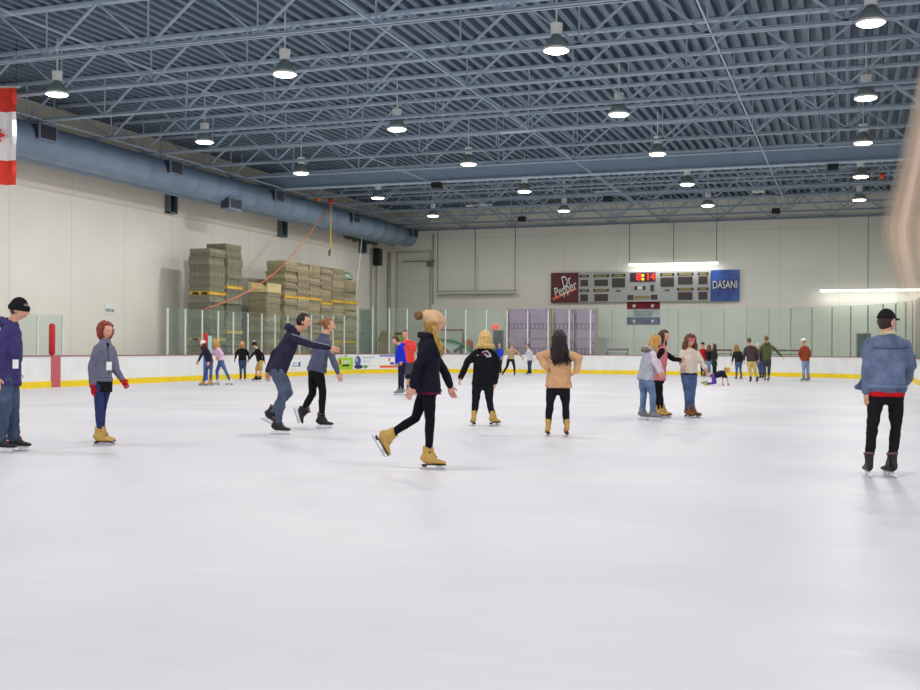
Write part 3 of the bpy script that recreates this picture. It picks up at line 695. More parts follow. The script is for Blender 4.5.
text_part('lettering', 'DASANI', .62, m_wht, o, sp_(725, 286.6, .04), (1, 0, 0), UP, width=1.32, ext=.006)

# banner under the scoreboard
YB = WY-.05
def B_(x, y, d=0): return at_Y(x, y, YB-d)
c = B_(643.5, 302); bn = thing('city_banner', c, 'maroon white and navy banner reading SPRINGFIELD MISSOURI under the scoreboard', 'banner')
def band(nm, y0, y1, m): 
    b = MB(); n_ = 8
    for k in range(n_):
        x0, x1 = 627+33*k/n_, 627+33*(k+1)/n_; w0, w1 = .03*math.sin(k*1.3), .03*math.sin((k+1)*1.3)
        b.quad(B_(x0, y1, w0), B_(x1, y1, w1), B_(x1, y0, w1), B_(x0, y0, w0))
    return b.build(nm, m, bn)
band('maroon_band', 302, 309.5, mat('banner_maroon', (122, 36, 48), .8)); band('white_band', 309.5, 317.2, mat('banner_white', (204, 212, 212), .8)); band('navy_band', 317.2, 324.5, mat('banner_navy', (54, 72, 118), .8))
def star(x, y):
    b = MB(); c = B_(x, y, .07); P = []
    for k in range(10):
        r = .13 if k % 2 == 0 else .055; a = PI/2+k*PI/5; P.append(c+V((r*math.cos(a), 0, r*math.sin(a))))
    b.poly(P[::-1]); b.build('star', m_wht, bn)
for x in (634, 652.5): star(x, 305.8); star(x, 321)
text_part('lettering', 'SPRINGFIELD', .22, m_navy, bn, B_(643.5, 311.8, .07), (1, 0, 0), UP, width=1.22); text_part('lettering', 'MISSOURI', .24, m_navy, bn, B_(643.5, 315, .07), (1, 0, 0), UP, width=.98)

# ------------------------------------------------------------------ things behind the far glass
m_lav = mat('lavender_panel', (176, 148, 178), .6, .06, 3); m_lavd = mat('lavender_dark', (128, 104, 132), .6, .1, 6); m_lavr = mat('panel_rail', (196, 186, 192), .5)  # darker lavender for bracket pattern and latches
for (xa, xb, lab) in ((508, 550, 'lavender folded platform unit behind the far glass, left one of two'), (553.5, 596.5, 'lavender folded platform unit behind the far glass, right one of two')):
    Yp = 60.5; a = at_Y(xa, 308.5, Yp); c = at_Y(xb, 308.5, Yp); zt = a.z; x0, x1 = a.x, c.x; w = x1-x0
    t = thing('folded_platform', ((x0+x1)/2, Yp, 0), lab, 'platform', 'lavender folded platforms')
    for k in range(2):
        for j in range(2):
            l0, l1 = x0+w*k/2+.03, x0+w*(k+1)/2-.03; z0, z1 = .12+(zt-.12)*j/2+.03, .12+(zt-.12)*(j+1)/2-.03
            b = MB(); b.bb((l0, Yp, z0), (l1, Yp+.3, z1)); o = b.build('leaf_panel', m_lav, t)
            b = MB(); zc = z0+(z1-z0)*(.42 if j else .62)
            b.bb((l0+.06, Yp-.03, zc-.17), (l1-.08, Yp, zc-.14)); b.bb((l0+.06, Yp-.03, zc+.14), (l1-.08, Yp, zc+.17))
            for q in range(5):
                xx = l0+.1+(l1-l0-.25)*q/4; b.bb((xx-.02, Yp-.03, zc-.15), (xx+.03, Yp, zc+.15))
            b.bb((l0+.02, Yp-.05, z0+.1), (l0+.07, Yp, z1-.25 if j else z1-.1)); b.build('bracket_pattern', m_lavd, o)
            b = MB(); b.bb((l1-.2, Yp-.04, z1-.22), (l1-.08, Yp, z1-.1)); b.build('latch', m_lavd, o)
    b = MB(); b.bb((x0-.05, Yp-.02, 0), (x1+.05, Yp+.34, .12)); b.build('base_rail', m_lavr, t)
    for xr in (x0-.04, x1): b = MB(); b.bb((xr, Yp-.04, .12), (xr+.04, Yp+.3, zt)); b.build('side_rail', mat('side_rail_yellow', (186, 176, 112), .5), t)
# hockey goal on a crate
Yg = 60.8; a = at_Y(435, 330, Yg); c = at_Y(463, 330, Yg); zt = a.z; zl = zt-1.22
t = thing('hockey_goal', ((a.x+c.x)/2, Yg, zl), 'maroon framed hockey goal with pale net behind the far glass', 'goal')
b = MB(); b.sweep([(a.x, Yg, zl), (a.x, Yg, zt), (c.x, Yg, zt), (c.x, Yg, zl)], [.06]*4, ref=V((0, 1, 0)), n=10); b.sweep([(a.x, Yg, zl+.05), (a.x, Yg+.9, zl+.05), (c.x, Yg+.9, zl+.05), (c.x, Yg, zl+.05)], [.04]*4, ref=UP, n=8); b.build('frame', mat('goal_maroon', (132, 52, 84), .5), t, True)
b = MB()
for k in range(13):
    x = a.x+(c.x-a.x)*k/12; b.bar((x, Yg+.05, zt-.03), (x, Yg+.88, zl+.06), .012, .012)
for k in range(9):
    z = k/8; y = Yg+.05+.83*z; zz = zt-.03+(zl+.09-zt)*z; b.bar((a.x, y, zz), (c.x, y, zz), .012, .012)
b.build('net', mat('goal_net', (206, 206, 200), .8), t)
t2 = thing('storage_crate', ((a.x+c.x)/2, Yg+.4, 0), 'grey crate carrying the hockey goal behind the far boards', 'crate')
b = MB(); b.bb((a.x-.2, Yg-.2, 0), (c.x+.2, Yg+1.1, zl-.04)); b.build('body', mat('crate_grey', (124, 126, 122), .7), t2); b = MB(); b.bb((a.x-.25, Yg-.25, zl-.04), (c.x+.25, Yg+1.15, zl)); b.build('lid', mat('crate_lid', (96, 98, 98), .7), t2)
# green arched frame
Ya = 58.6; q0 = at_Y(418, 352, Ya)
pp = [at_Y(x, y, Ya) for x, y in ((412, 353), (417, 344), (428, 340.3), (440, 339.6), (452, 340.6), (462, 344), (470, 349), (473.5, 354))]; pp = [V((q0.x-.25, Ya, .0))] + pp + [V((pp[-1].x+.1, Ya, 0))]
t = thing('arched_frame', (pp[0].x, Ya, 0), 'green edged arched frame with pale cover behind the far boards', 'frame')
b = MB(); b.sweep(pp, [.07]*len(pp), ref=V((0, 1, 0)), n=10); b.build('green_edge', mat('green_edge', (28, 138, 84), .5), t, True)
b = MB(); b.poly([p_+V((0, .06, 0)) for p_ in pp]); b.build('pale_cover', mat('pale_cover', (196, 206, 198), .7), t)
b = MB(); e = at_Y(446, 348, Ya-.1); b.bar(e+V((-.35, 0, .2)), e+V((.2, 0, -.25)), .08, .12); b.build('red_bar', mat('red_bar', (176, 52, 56), .5), t)
b = MB(); e = at_Y(459, 349, Ya-.1); b.bar(e+V((-.3, 0, -.15)), e+V((.25, 0, .2)), .1, .14); b.bar(e+V((.1, 0, .1)), e+V((.15, 0, -.3)), .08, .1); b.build('dark_strut', mat('dark_strut', (56, 58, 60), .6), t)
Yr = 59.6; q = at_Y(468, 341.5, Yr); b = MB(); b.prism([V((q.x-.22, Yr, 0)), V((q.x+.22, Yr, 0)), V((q.x+.22, Yr, q.z+.02)), V((q.x+.05, Yr, q.z+.12)), V((q.x-.22, Yr, q.z+.08))], (0, .25, 0))
tag(b.build('red_pad', mat('red_orange_pad', (188, 84, 66), .6), None, origin=V((q.x, Yr, 0))), 'small red padded block just behind the green arched frame', 'pad')
# leaning tan board with holes
Yt = 59.2; q = at_Y(380.5, 331, Yt); X = q.x; zt = q.z
b = MB(); P = [V((X-.1, Yt, 0)), V((X+.38, Yt, 0)), V((X+.40, Yt+.3, zt*.6)), V((X+.25, Yt+.5, zt)), V((X-.18, Yt+.5, zt)), V((X-.33, Yt+.38, zt*.8))]
b.prism(P, (0, .06, 0)); t = thing('leaning_board', (X, Yt, 0), 'tan rounded board leaning behind the glass in the far left corner', 'board'); b.build('panel', mat('tan_board', (138, 128, 72), .7), t)
b = MB()
for dx, dz in ((-.18, .68), (-.02, .25)): b.ball(V((X+dx, Yt+.28*dz*1.6-.02, zt*dz)), .05, nu=8, nv=6)
b.build('white_spot', m_wht, t)
q = at_Y(399, 337.5, 59.5); t = thing('lime_tote', (q.x, 59.5, 0), 'lime green rounded tote behind glass left of the man in red shirt', 'tote')
b = MB(); b.sweep([(q.x, 59.5, 0), (q.x, 59.5, q.z-.1), (q.x, 59.5, q.z+.15)], [.2, .26, .27], n=16); b.build('body', mat('lime_body', (150, 170, 30), .5), t, auto=True); b = MB(); b.sweep([(q.x, 59.5, q.z+.15), (q.x, 59.5, q.z+.25), (q.x, 59.5, q.z+.3)], [.29, .28, .2], n=16); b.build('lid', m_dark, t, True)
for (xa, xb, lab) in ((606, 628, 'low grey bench behind far glass below the banner'), (706, 732, 'low grey bench behind far glass below the blue advert'), (770, 812, 'long low grey bench behind glass at the right')):
    Yb = 59.6; a = at_Y(xa, 352, Yb); c = at_Y(xb, 352, Yb); t = thing('bench', ((a.x+c.x)/2, Yb, 0), lab, 'bench', 'benches behind the far glass'); z = 1.12
    b = MB(); b.bb((a.x, Yb-.15, z-.05), (c.x, Yb+.15, z)); b.build('seat', mat('bench_grey', (122, 126, 122), .6), t)
    b = MB(); b.bb((a.x, Yb+.2, z+.12), (c.x, Yb+.24, z+.22)); b.build('back_rail', mat('bench_brown', (116, 92, 92), .6), t)
    for x in (a.x+.06, c.x-.06):
        b = MB(); b.bb((x-.03, Yb-.12, 0), (x+.03, Yb+.12, z-.05)); b.bb((x-.03, Yb+.18, 0), (x+.03, Yb+.24, z+.22)); b.bb((x-.03, Yb-.12, .1), (x+.03, Yb+.24, .15)); b.build('leg', mat('bench_grey', (122, 126, 122), .6), t)

# ------------------------------------------------------------------ flag at upper left
Yfl = 24.6
def Fp(x, y, w=0): q = at_Y(x, y, Yfl); return V((q.x, Yfl+w, q.z))
t = thing('hanging_flag', Fp(-7, 88), 'red and white Canadian flag with maple leaf hanging from the roof at upper left', 'flag')
def fband(nm, y0, y1, m):
    b = MB(); nx, ny = 16, 6
    for i in range(nx):
        for j in range(ny):
            def g(a, c):
                x = -31+48*a/nx; y = y0+(y1-y0)*c/ny + (1.2*a/nx if c == ny and nm == 'lower_red_band' else 0); return Fp(x, y, .06*math.sin(a*1.15)+.02*math.sin(a*2.7+c))
            b.quad(g(i, j+1), g(i+1, j+1), g(i+1, j), g(i, j))
    return b.build(nm, m, t, True)
m_fr = mat('flag_red', (240, 70, 54), .8, .1, 4); m_fw = mat('flag_white', (252, 250, 250), .8, .05, 4)
fband('upper_red_band', 88, 112, m_fr); fband('white_field', 112, 160.5, m_fw); fband('lower_red_band', 160.5, 184, m_fr)
leaf = [(0, 1), (.18, .62), (.42, .75), (.34, .18), (.6, .42), (.68, .26), (.98, .32), (.86, .02), (1, -.08), (.5, -.42), (.56, -.6), (.06, -.5), (.06, -1), (-.06, -1), (-.06, -.5)]
leaf += [(-a, c) for a, c in leaf[1:12]][::-1]
b = MB(); P = [Fp(-7 + 15.5*c, 136 + 15.5*a, -.1) for a, c in leaf]; b.poly(P); b.build('maple_leaf', m_fr, t)
b = MB(); b.bar(Fp(-34, 87), Fp(20, 87), .05, .05); b.build('rod', m_alu, t)
b = MB()
for x in (-30, 16): q = Fp(x, 87); b.bar(q, V((q.x, q.y, DECK)), .012, .012)
b.build('cord', m_blk, t)

# ------------------------------------------------------------------ acrylic shield near the camera, upper right; reflection streaks painted into its haze
m_ac = bpy.data.materials.new('acrylic_painted_streaks'); m_ac.use_nodes = True; nt = m_ac.node_tree; N = nt.nodes; L = nt.links
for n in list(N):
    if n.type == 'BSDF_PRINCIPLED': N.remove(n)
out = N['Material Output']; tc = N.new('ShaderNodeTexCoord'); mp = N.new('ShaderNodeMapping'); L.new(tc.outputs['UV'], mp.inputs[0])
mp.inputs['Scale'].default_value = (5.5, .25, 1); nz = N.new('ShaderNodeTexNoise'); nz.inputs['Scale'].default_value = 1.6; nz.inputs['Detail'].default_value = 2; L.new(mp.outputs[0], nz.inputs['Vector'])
rc = N.new('ShaderNodeValToRGB'); e = rc.color_ramp.elements; e[0].position = .3; e[0].color = lin((176, 176, 158)); e[1].position = .7; e[1].color = lin((240, 226, 212)); x_ = e.new(.5); x_.color = lin((226, 190, 160))  # pale and peach tones paint blurred reflections into the sheet
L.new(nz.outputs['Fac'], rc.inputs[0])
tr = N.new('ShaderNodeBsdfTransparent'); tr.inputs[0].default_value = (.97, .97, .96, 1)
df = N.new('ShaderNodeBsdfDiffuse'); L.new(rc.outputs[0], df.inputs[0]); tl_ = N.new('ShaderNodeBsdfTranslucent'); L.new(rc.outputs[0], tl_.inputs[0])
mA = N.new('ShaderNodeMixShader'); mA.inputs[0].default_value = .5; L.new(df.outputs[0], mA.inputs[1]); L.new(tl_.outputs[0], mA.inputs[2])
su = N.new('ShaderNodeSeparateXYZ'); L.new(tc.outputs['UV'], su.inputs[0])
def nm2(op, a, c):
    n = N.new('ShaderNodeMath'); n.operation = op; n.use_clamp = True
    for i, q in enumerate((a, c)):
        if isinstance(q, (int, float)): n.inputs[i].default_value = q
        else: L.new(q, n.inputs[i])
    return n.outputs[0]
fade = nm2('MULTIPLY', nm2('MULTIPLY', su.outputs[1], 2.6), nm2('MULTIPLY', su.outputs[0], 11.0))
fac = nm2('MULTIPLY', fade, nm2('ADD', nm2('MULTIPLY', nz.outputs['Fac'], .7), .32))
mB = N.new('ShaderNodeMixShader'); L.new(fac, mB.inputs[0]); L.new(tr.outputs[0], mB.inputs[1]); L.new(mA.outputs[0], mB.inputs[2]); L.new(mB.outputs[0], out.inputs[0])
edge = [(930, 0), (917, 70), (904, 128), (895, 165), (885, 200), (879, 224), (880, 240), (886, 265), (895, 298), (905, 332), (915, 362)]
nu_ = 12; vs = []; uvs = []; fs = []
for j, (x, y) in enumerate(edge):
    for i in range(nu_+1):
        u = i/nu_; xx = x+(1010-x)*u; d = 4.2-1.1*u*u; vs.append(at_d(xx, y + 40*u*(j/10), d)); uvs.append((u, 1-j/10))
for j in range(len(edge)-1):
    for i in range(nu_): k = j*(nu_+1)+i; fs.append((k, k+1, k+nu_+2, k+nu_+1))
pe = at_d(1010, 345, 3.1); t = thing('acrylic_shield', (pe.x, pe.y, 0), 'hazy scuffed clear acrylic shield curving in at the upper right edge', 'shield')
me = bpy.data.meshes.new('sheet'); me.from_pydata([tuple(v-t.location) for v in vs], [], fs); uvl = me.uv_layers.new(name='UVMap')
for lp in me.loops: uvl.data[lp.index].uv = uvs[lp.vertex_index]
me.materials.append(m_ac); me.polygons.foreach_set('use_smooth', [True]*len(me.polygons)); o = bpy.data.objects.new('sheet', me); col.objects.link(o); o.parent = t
b = MB(); b.bb((pe.x-.03, pe.y-.03, 0), (pe.x+.03, pe.y+.03, 2.4)); b.bb((pe.x-.15, pe.y-.15, 0), (pe.x+.15, pe.y+.15, .03)); b.build('post', m_alu, t)

# ------------------------------------------------------------------ people
def sm(a, b_, x): t_ = max(0, min(1, (x-a)/(b_-a))); return t_*t_*(3-2*t_)
def g2(a, s): return math.exp(-(a/s)**2)
def head_pt(d, k):
    x, y, z = d
    p = V((.098*x, .076*y, .118*z))
    if z < 0:
        p.y *= 1-.30*(-z)**1.2
        if x < 0: p.x *= 1-.35*(-z)
        else: p.x *= 1-.10*(-z)
    if x > 0:
        front = sm(.0, .5, x)
        nz_ = g2(y, .14)*(g2(z+.27, .13) if z < -.27 else g2(z+.27, .30))
        p.x += .032*nz_*front
        p.x -= .011*front*(g2(y-.38, .20)+g2(y+.38, .20))*g2(z-.0, .16)
        p.x += .006*front*g2(z-.24, .12)
        p.x += .007*front*g2(y, .28)*g2(z+.60, .10)
        p.x += .012*front*g2(y, .35)*g2(z+.90, .16)
        p.x += .004*front*(g2(y-.5, .2)+g2(y+.5, .2))*g2(z+.3, .2)
    return p*k
def capsule_limb(mb, pts, secs, ref, n=12):
    mb.sweep(pts, secs, ref=ref, n=n)
    for p, s_ in zip(pts, secs):
        r = min(s_) if isinstance(s_, tuple) else s_
        mb.ball(p, r*.99, nu=10, nv=7)
m_tan = mat('tan_leather', (192, 154, 78), .5, .12, 12); m_brownl = mat('brown_leather', (122, 74, 40), .6, .12, 12); m_blackl = mat('black_leather', (24, 24, 26), .45, .15, 12)
m_whl = mat('white_leather', (226, 222, 214), .5, .08, 12); m_greyl = mat('grey_skate', (120, 122, 126), .5, .2, 14)
m_steelb = mat('blade_steel', (196, 200, 206), .25, .05, 8, metal=.8); m_hold = mat('blade_holder_white', (226, 228, 230), .45, .04, 8)
m_redtrim = mat('skate_red_trim', (186, 34, 36), .5, .05); m_sole = mat('skate_sole', (52, 34, 24), .6, .1)
m_iris = mat('eye_iris', (52, 36, 26), .2, .05); m_eyew = mat('eye_white', (236, 234, 230), .3, .02); m_lip = mat('lips', (178, 92, 88), .5, .05)
def skin_m(c): return mat('skin_%d_%d_%d' % c, c, .55, .05, 10, spec=.35)
def hair_m(c): return mat('hair_%d_%d_%d' % c, c, .5, .4, 18, .2, spec=.35, stretch=(3, 3, .5), bscale=60)
SKIN = (216, 160, 134); SKIN2 = (204, 148, 118)

def skate(root, A, fd, up, kind, m, k, near):
    """A: ankle joint; fd: toe direction; up: shank direction"""
    fd = fd.normalized(); up = (up - fd*up.dot(fd)).normalized(); s = fd.cross(up)
    def P(x, z, y=0): return A + fd*(x*k) + up*(z*k) + s*(y*k)
    b = MB()
    secs = [(-.075, .022, -.085, -.01), (-.055, .034, -.085, .03), (-.02, .038, -.085, .045), (.03, .038, -.085, .03), (.08, .042, -.085, -.012), (.13, .045, -.085, -.032), (.17, .040, -.085, -.042), (.197, .024, -.083, -.056)]
    b.sweep([P(x, (z0+z1)/2) for x, w, z0, z1 in secs], [(w*k, (z1-z0)/2*k) for x, w, z0, z1 in secs], ref=s, n=14)
    hi = .105 if kind == 'figure' else .105
    b.sweep([P(-.022, -.04), P(-.018, .04), P(-.012, .09), P(-.006, hi)], [(.040*k, .052*k), (.042*k, .052*k), (.048*k, .056*k), (.052*k, .062*k)], ref=s, n=14)
    b.sweep([P(.085, .0), P(.05, .05), P(.045, hi+.02)], [(.024*k, .012*k), (.028*k, .014*k), (.026*k, .01*k)], ref=s, n=10)
    r = remesh(b, .010 if near else .02, 3 if near else 1)
    bt = r.build('skate', m, root, True)
    if kind == 'figure':
        b = MB(); b.sweep([P(x, -.090) for x in (-.075, -.03, .03, .09, .15, .20)], [(w*k, .007*k) for w in (.026, .036, .030, .043, .044, .022)], ref=s, n=12)
        b.sweep([P(-.045, -.087), P(-.045, -.112)], [(.030*k, .030*k), (.026*k, .026*k)], ref=s, n=10); b.build('sole', m_sole, bt)
        b = MB(); prof = [(-.105, -.140), (.165, -.140), (.185, -.134), (.192, -.118), (.178, -.112), (.15, -.119), (-.09, -.119)]
        b.prism([P(x, z, -.003) for x, z in prof], s*(.006*k)); b.prism([P(x, z, -.003) for x, z in ((-.065, -.12), (-.055, -.095), (-.025, -.095), (-.02, -.12))], s*(.006*k)); b.prism([P(x, z, -.003) for x, z in ((.085, -.12), (.09, -.09), (.15, -.09), (.16, -.12))], s*(.006*k))
        b.build('blade', m_steelb, bt)
    else:
        b = MB(); b.prism([P(x, z, -.012) for x, z in ((-.07, -.085), (.17, -.085), (.165, -.095), (.14, -.122), (.075, -.122), (.05, -.100), (.01, -.100), (-.015, -.122), (-.08, -.122))], s*(.024*k))
        b.build('blade_holder', m_hold, bt)
        b = MB(); prof = [(-.105, -.132), (-.08, -.140), (.15, -.140), (.185, -.128), (.18, -.120), (-.10, -.120)]; b.prism([P(x, z, -.003) for x, z in prof], s*(.006*k)); b.build('blade', m_steelb, bt)
        if near and m is m_blackl:
            b = MB(); b.sweep([P(.10, -.018, 0), P(.062, .03, 0)], [(.020*k, .007*k), (.022*k, .007*k)], ref=s, n=10); b.build('red_trim', m_redtrim, bt); b = MB(); b.sweep([P(-.012, .088), P(-.010, .100), P(-.009, .110)], [(.052*k, .060*k), (.056*k, .064*k), (.052*k, .060*k)], ref=s, n=14); b.build('padded_cuff', cloth((116, 82, 82)), bt, True)
    if near:
        b = MB()
        for q in range(5):
            x, z = .10-.018*q, -.012+.028*q
            b.bar(P(x-.004, z+.008, -.024), P(x-.012, z+.014, .024), .006*k, .006*k)
        b.build('laces', m_sole if m is m_tan else m_wht if m is m_blackl else m_sole, bt)
    return bt

def hand(mb, W, d, n, thumb, k, curl=.5, mi=0):
    """five fingered hand at wrist W pointing along d, palm facing n, thumb on side `thumb`"""
    d = d.normalized(); n = (n - d*n.dot(d)).normalized(); s = d.cross(n)
    if s.dot(thumb) < 0: s = -s
    mb.sweep([W-d*.03*k, W+d*.02*k, W+d*.06*k, W+d*.092*k], [(.026*k, .019*k), (.034*k, .017*k), (.041*k, .015*k), (.039*k, .012*k)], ref=s, n=12, mi=mi)
    for q, (o, l) in enumerate(((.030, .070), (.010, .080), (-.010, .074), (-.029, .058))):
        p = W+d*.088*k+s*o*k; a = .25+curl*.5; pts = [p-d*.01*k]; dirv = d
        for sg, ln in enumerate((.42, .33, .25)):
            a2 = a*(sg*.7+.4) + .06*q; dv = d*math.cos(a2)+n*math.sin(a2); p = p+dv*l*ln*k; pts.append(p)
        mb.sweep(pts, [.0095*k, .009*k, .0082*k, .006*k], n=8, ref=s, mi=mi)
    p = W+d*.03*k+s*.03*k; t1 = (d*.6+s*.75+n*.25).normalized(); t2 = (d*.9+s*.2+n*.35).normalized()
    mb.sweep([p-t1*.012*k, p+t1*.034*k, p+t1*.034*k+t2*.032*k], [.013*k, .011*k, .007*k], n=8, ref=n, mi=mi)

def strand_hair(mb, C, f, l, u, k, n, length, wave, rnd, az0=62, spread=.12, rad=.012, drop=None, elev=.25, down=None, vol=1.0, emax=.85):
    down = down or -UP
    for q in range(n):
        az = math.radians(az0+(360-2*az0)*(q+.5)/n + rnd.uniform(-4, 4)); e0 = rnd.uniform(elev, emax)
        def hp(az, e, m): c = math.sqrt(max(0, 1-e*e)); d = head_pt(V((c*math.cos(az), c*math.sin(az), e)), k)*m; return C+f*d.x+l*d.y+u*d.z
        out_ = (f*math.cos(az)+l*math.sin(az)).normalized()
        m0 = 1.06+rnd.uniform(0, .10)+.10*(vol-1)
        pts = [hp(az, e0, m0), hp(az, 0.05, m0+.10+.22*(vol-1)), hp(az, -.45, m0+.22+.5*(vol-1))]
        L_ = length*rnd.uniform(.8, 1.05); st = pts[-1]; ph = rnd.uniform(0, 6)
        bk = -f*.02
        for j in range(1, 6):
            t_ = j/5; p = st + down*(L_*t_) + out_*(spread*.25*t_*rnd.uniform(.6, 1.2)) + bk*t_ + (l*math.sin(ph+t_*9)+f*math.cos(ph+t_*8))*wave*min(1, t_*2)
            pts.append(p)
        r = rad*rnd.uniform(.8, 1.25)*k
        mb.sweep(pts, [r*.6, r, r*1.15, r*1.1, r*1.05, r*.95, r*.75, r*.25], n=5)

def hair_cap(mb, C, f, l, u, k, style, near, vol=1.0, capz=None):
    nu, nv = (36, 24) if near else (20, 14)
    def fn(d):
        h = max(sm(.50, .66, d.z - .12*abs(d.y) + .0), sm(.30, .08, d.x + .15*(d.z if d.z < 0 else 0)))
        if style == 'short': h *= sm(-.62, -.35, d.z + (.25 if d.x < -.3 else 0)*(-d.x)); h *= 1 if d.x < .05 or d.z > .25 else sm(.28, .05, d.x)
        else: h *= sm(-1.0, -.75, d.z)
        if capz is not None: h *= sm(capz+.02, capz-.12, d.z)
        lump = 1 + .22*noise.noise(d*4.5)+.14*noise.noise(d*11)
        rfac = .93 + h*(.13*vol)*lump + (.04*vol*h*max(0, d.z))
        return head_pt(d if True else d, k)*rfac
    mb.ball(C, 1, (f, l, u), nu, nv, fn=fn)

PN = [0]
def person(label, feet, px, h=0, H=1.72, girth=1.0, skin=SKIN, top=None, bottom=None, skates=('figure', None), hair=None, hat=None,
           hyaw=0, hpitch=0, hroll=0, dz={}, foot={}, lift={}, glove=None, extras=None, sex='f', curl={}, hdir={}):
    """px: image positions of the joints; D: depth plane of the figure; h: facing (0 = to the right, 90 = away, 270 = to the camera)"""
    fx, fy = feet
    G = at_Z(fx, fy, 0); D = (G-CAM).dot(FWD); near = D < 25; k = H/1.72
    rnd = random.Random(int(fx*7+fy))
    def pt(n_, extra=0): x, y = px[n_]; return at_d(x, y, D+dz.get(n_, 0)+extra)
    ch, sh = math.cos(math.radians(h)), math.sin(math.radians(h))
    l0 = RGT*(-sh)+FWD*ch; f0 = RGT*ch+FWD*sh
    P, Nk = pt('pel'), pt('neck')
    u = (Nk-P).normalized(); l = (l0-u*l0.dot(u)).normalized(); f = l.cross(u)
    sp_l = (Nk-P).length
    hipw, shw = (.095*k, .172*k) if sex == 'm' else (.095*k, .148*k)
    dl = ch     # depth component of the left side
    root = thing('person', (G.x, G.y, 0), label, 'person')
    J = {}
    for sd, sg in (('L', 1), ('R', -1)):
        J['hip'+sd] = P + l*(hipw*sg) - u*.02*k
        J['sh'+sd] = P.lerp(Nk, .84) + l*(shw*sg)
        J['k'+sd] = pt('k'+sd, sg*dl*hipw*1.0) ; J['a'+sd] = pt('a'+sd, sg*dl*hipw*1.0)
        if ('a'+sd) not in lift: J['a'+sd].z = .14*k
        J['e'+sd] = pt('e'+sd, sg*dl*(shw+.05)); J['w'+sd] = pt('w'+sd, sg*dl*(shw+.04))
        # keep believable bone lengths: push elbow/wrist out in depth only when the picture lengths fall short
    C = pt('head'); 
    ht = top or {}
    hy = math.radians(h+hyaw); hf = RGT*math.cos(hy)+FWD*math.sin(hy); hl = RGT*(-math.sin(hy))+FWD*math.cos(hy)
    hp_ = math.radians(hpitch); hf2 = hf*math.cos(hp_)-UP*math.sin(hp_); hu = UP*math.cos(hp_)+hf*math.sin(hp_)
    hrr = math.radians(hroll); hl2 = hl*math.cos(hrr)+hu*math.sin(hrr); hu2 = hu*math.cos(hrr)-hl*math.sin(hrr)
    hf, hl, hu = hf2, hl2, hu2
    vox = .013 if near else .021
    g = girth*k
    # ---- body (one continuous surface) ----
    b = MB()
    b.sweep([P-u*.10*k, P-u*.02*k, P.lerp(Nk, .3), P.lerp(Nk, .6), P.lerp(Nk, .86), Nk-u*.0], [(.10*g, .085*g), (.150*g, .105*g), (.125*g, .09*g), (.145*g, .10*g), (.15*g, .085*g), (.06*k, .055*k)], ref=l, n=16)
    nt_ = C - hu*.085*k - hf*.018*k
    b.sweep([P.lerp(Nk, .93), Nk, Nk.lerp(nt_, .6), nt_+hu*.03*k], [(.07*k, .06*k), (.056*k, .055*k), (.052*k, .054*k), (.05*k, .055*k)], ref=l, n=12)
    b.sweep([J['shL']-u*.01*k, J['shL'].lerp(Nk, .5)+u*.0, Nk-u*.03*k, J['shR'].lerp(Nk, .5)+u*.0, J['shR']-u*.01*k], [.045*k, .045*k, .05*k, .045*k, .045*k], ref=f, n=12)
    bare = bottom and bottom.get('length') == 'shorts'
    for sd in 'LR':
        hpj, kn, an = J['hip'+sd], J['k'+sd], J['a'+sd]
        capsule_limb(b, [hpj, hpj.lerp(kn, .5), kn, kn.lerp(an, .35), an], [q_*(1 if bare else .80) for q_ in (.075*g, .066*g, .052*k, .055*k, .036*k)], l)
        s_, e_, w_ = J['sh'+sd], J['e'+sd], J['w'+sd]
        capsule_limb(b, [s_, s_.lerp(e_, .5), e_, e_.lerp(w_, .35), w_], [q_*(.84 if (top or {}).get('sleeve', 1) != 'short' else 1) for q_ in (.048*k, .042*k, .036*k, .036*k, .028*k)], l)
    body = remesh(b, vox if near else .019, 3 if near else 2)
    # ---- head ----
    hb = MB(); hb.ball(C, 1, (hf, hl, hu), *((52, 40) if near else (26, 20)), fn=lambda d: head_pt(d, k))
    def H_(x, y, z): return C+hf*(x*k)+hl*(y*k)+hu*(z*k)
    for sg in (-1, 1):
        hb.ball(H_(-.008, .073*sg, -.008), (.017*k, .010*k, .032*k), (hf, hl, hu), 10, 8)
    if near:
        for sg in (-1, 1):
            hb.ball(H_(.0725, .030*sg, .002), (.0125*k, .0135*k, .0095*k), (hf, hl, hu), 10, 8, 2); hb.ball(H_(.0795, .030*sg, .002), (.0070*k, .0080*k, .0080*k), (hf, hl, hu), 8, 6, 3)
            hb.sweep([H_(.079, .017*sg, .009), H_(.0855, .03*sg, .0115), H_(.078, .044*sg, .009)], [.0022*k, .0032*k, .0022*k], n=6, mi=3)
            hb.sweep([H_(.083, .014*sg, .024), H_(.086, .03*sg, .030), H_(.074, .050*sg, .026)], [.004*k, .005*k, .003*k], n=6, mi=4)
        hb.sweep([H_(.078, -.024, -.070), H_(.0905, -.01, -.0685), H_(.0905, .01, -.0685), H_(.078, .024, -.070)], [(.004*k, .003*k), (.0065*k, .005*k), (.0065*k, .005*k), (.004*k, .003*k)], ref=hu, n=8, mi=1)
    else:
        for sg in (-1, 1): hb.ball(H_(.082, .030*sg, .003), (.010*k,)*3, (hf, hl, hu), 6, 5, 3)
        hb.sweep([H_(.084, -.02, -.070), H_(.084, .02, -.070)], [.006*k]*2, n=6, mi=1)
    body.add(hb)
    gls = {}
    for sd, sg in (('L', 1), ('R', -1)):
        dr = hdir.get(sd) ; dr = dr if dr else (J['w'+sd]-J['e'+sd])
        if dr and not isinstance(dr, V): dr = RGT*dr[0]+UP*dr[1]+FWD*dr[2]
        gls[sd] = MB(); hand(gls[sd] if glove else body, J['w'+sd], dr, -l*sg+f*.25, f, k, curl.get(sd, .5))
    hc = hair['color'] if hair else (60, 40, 30)
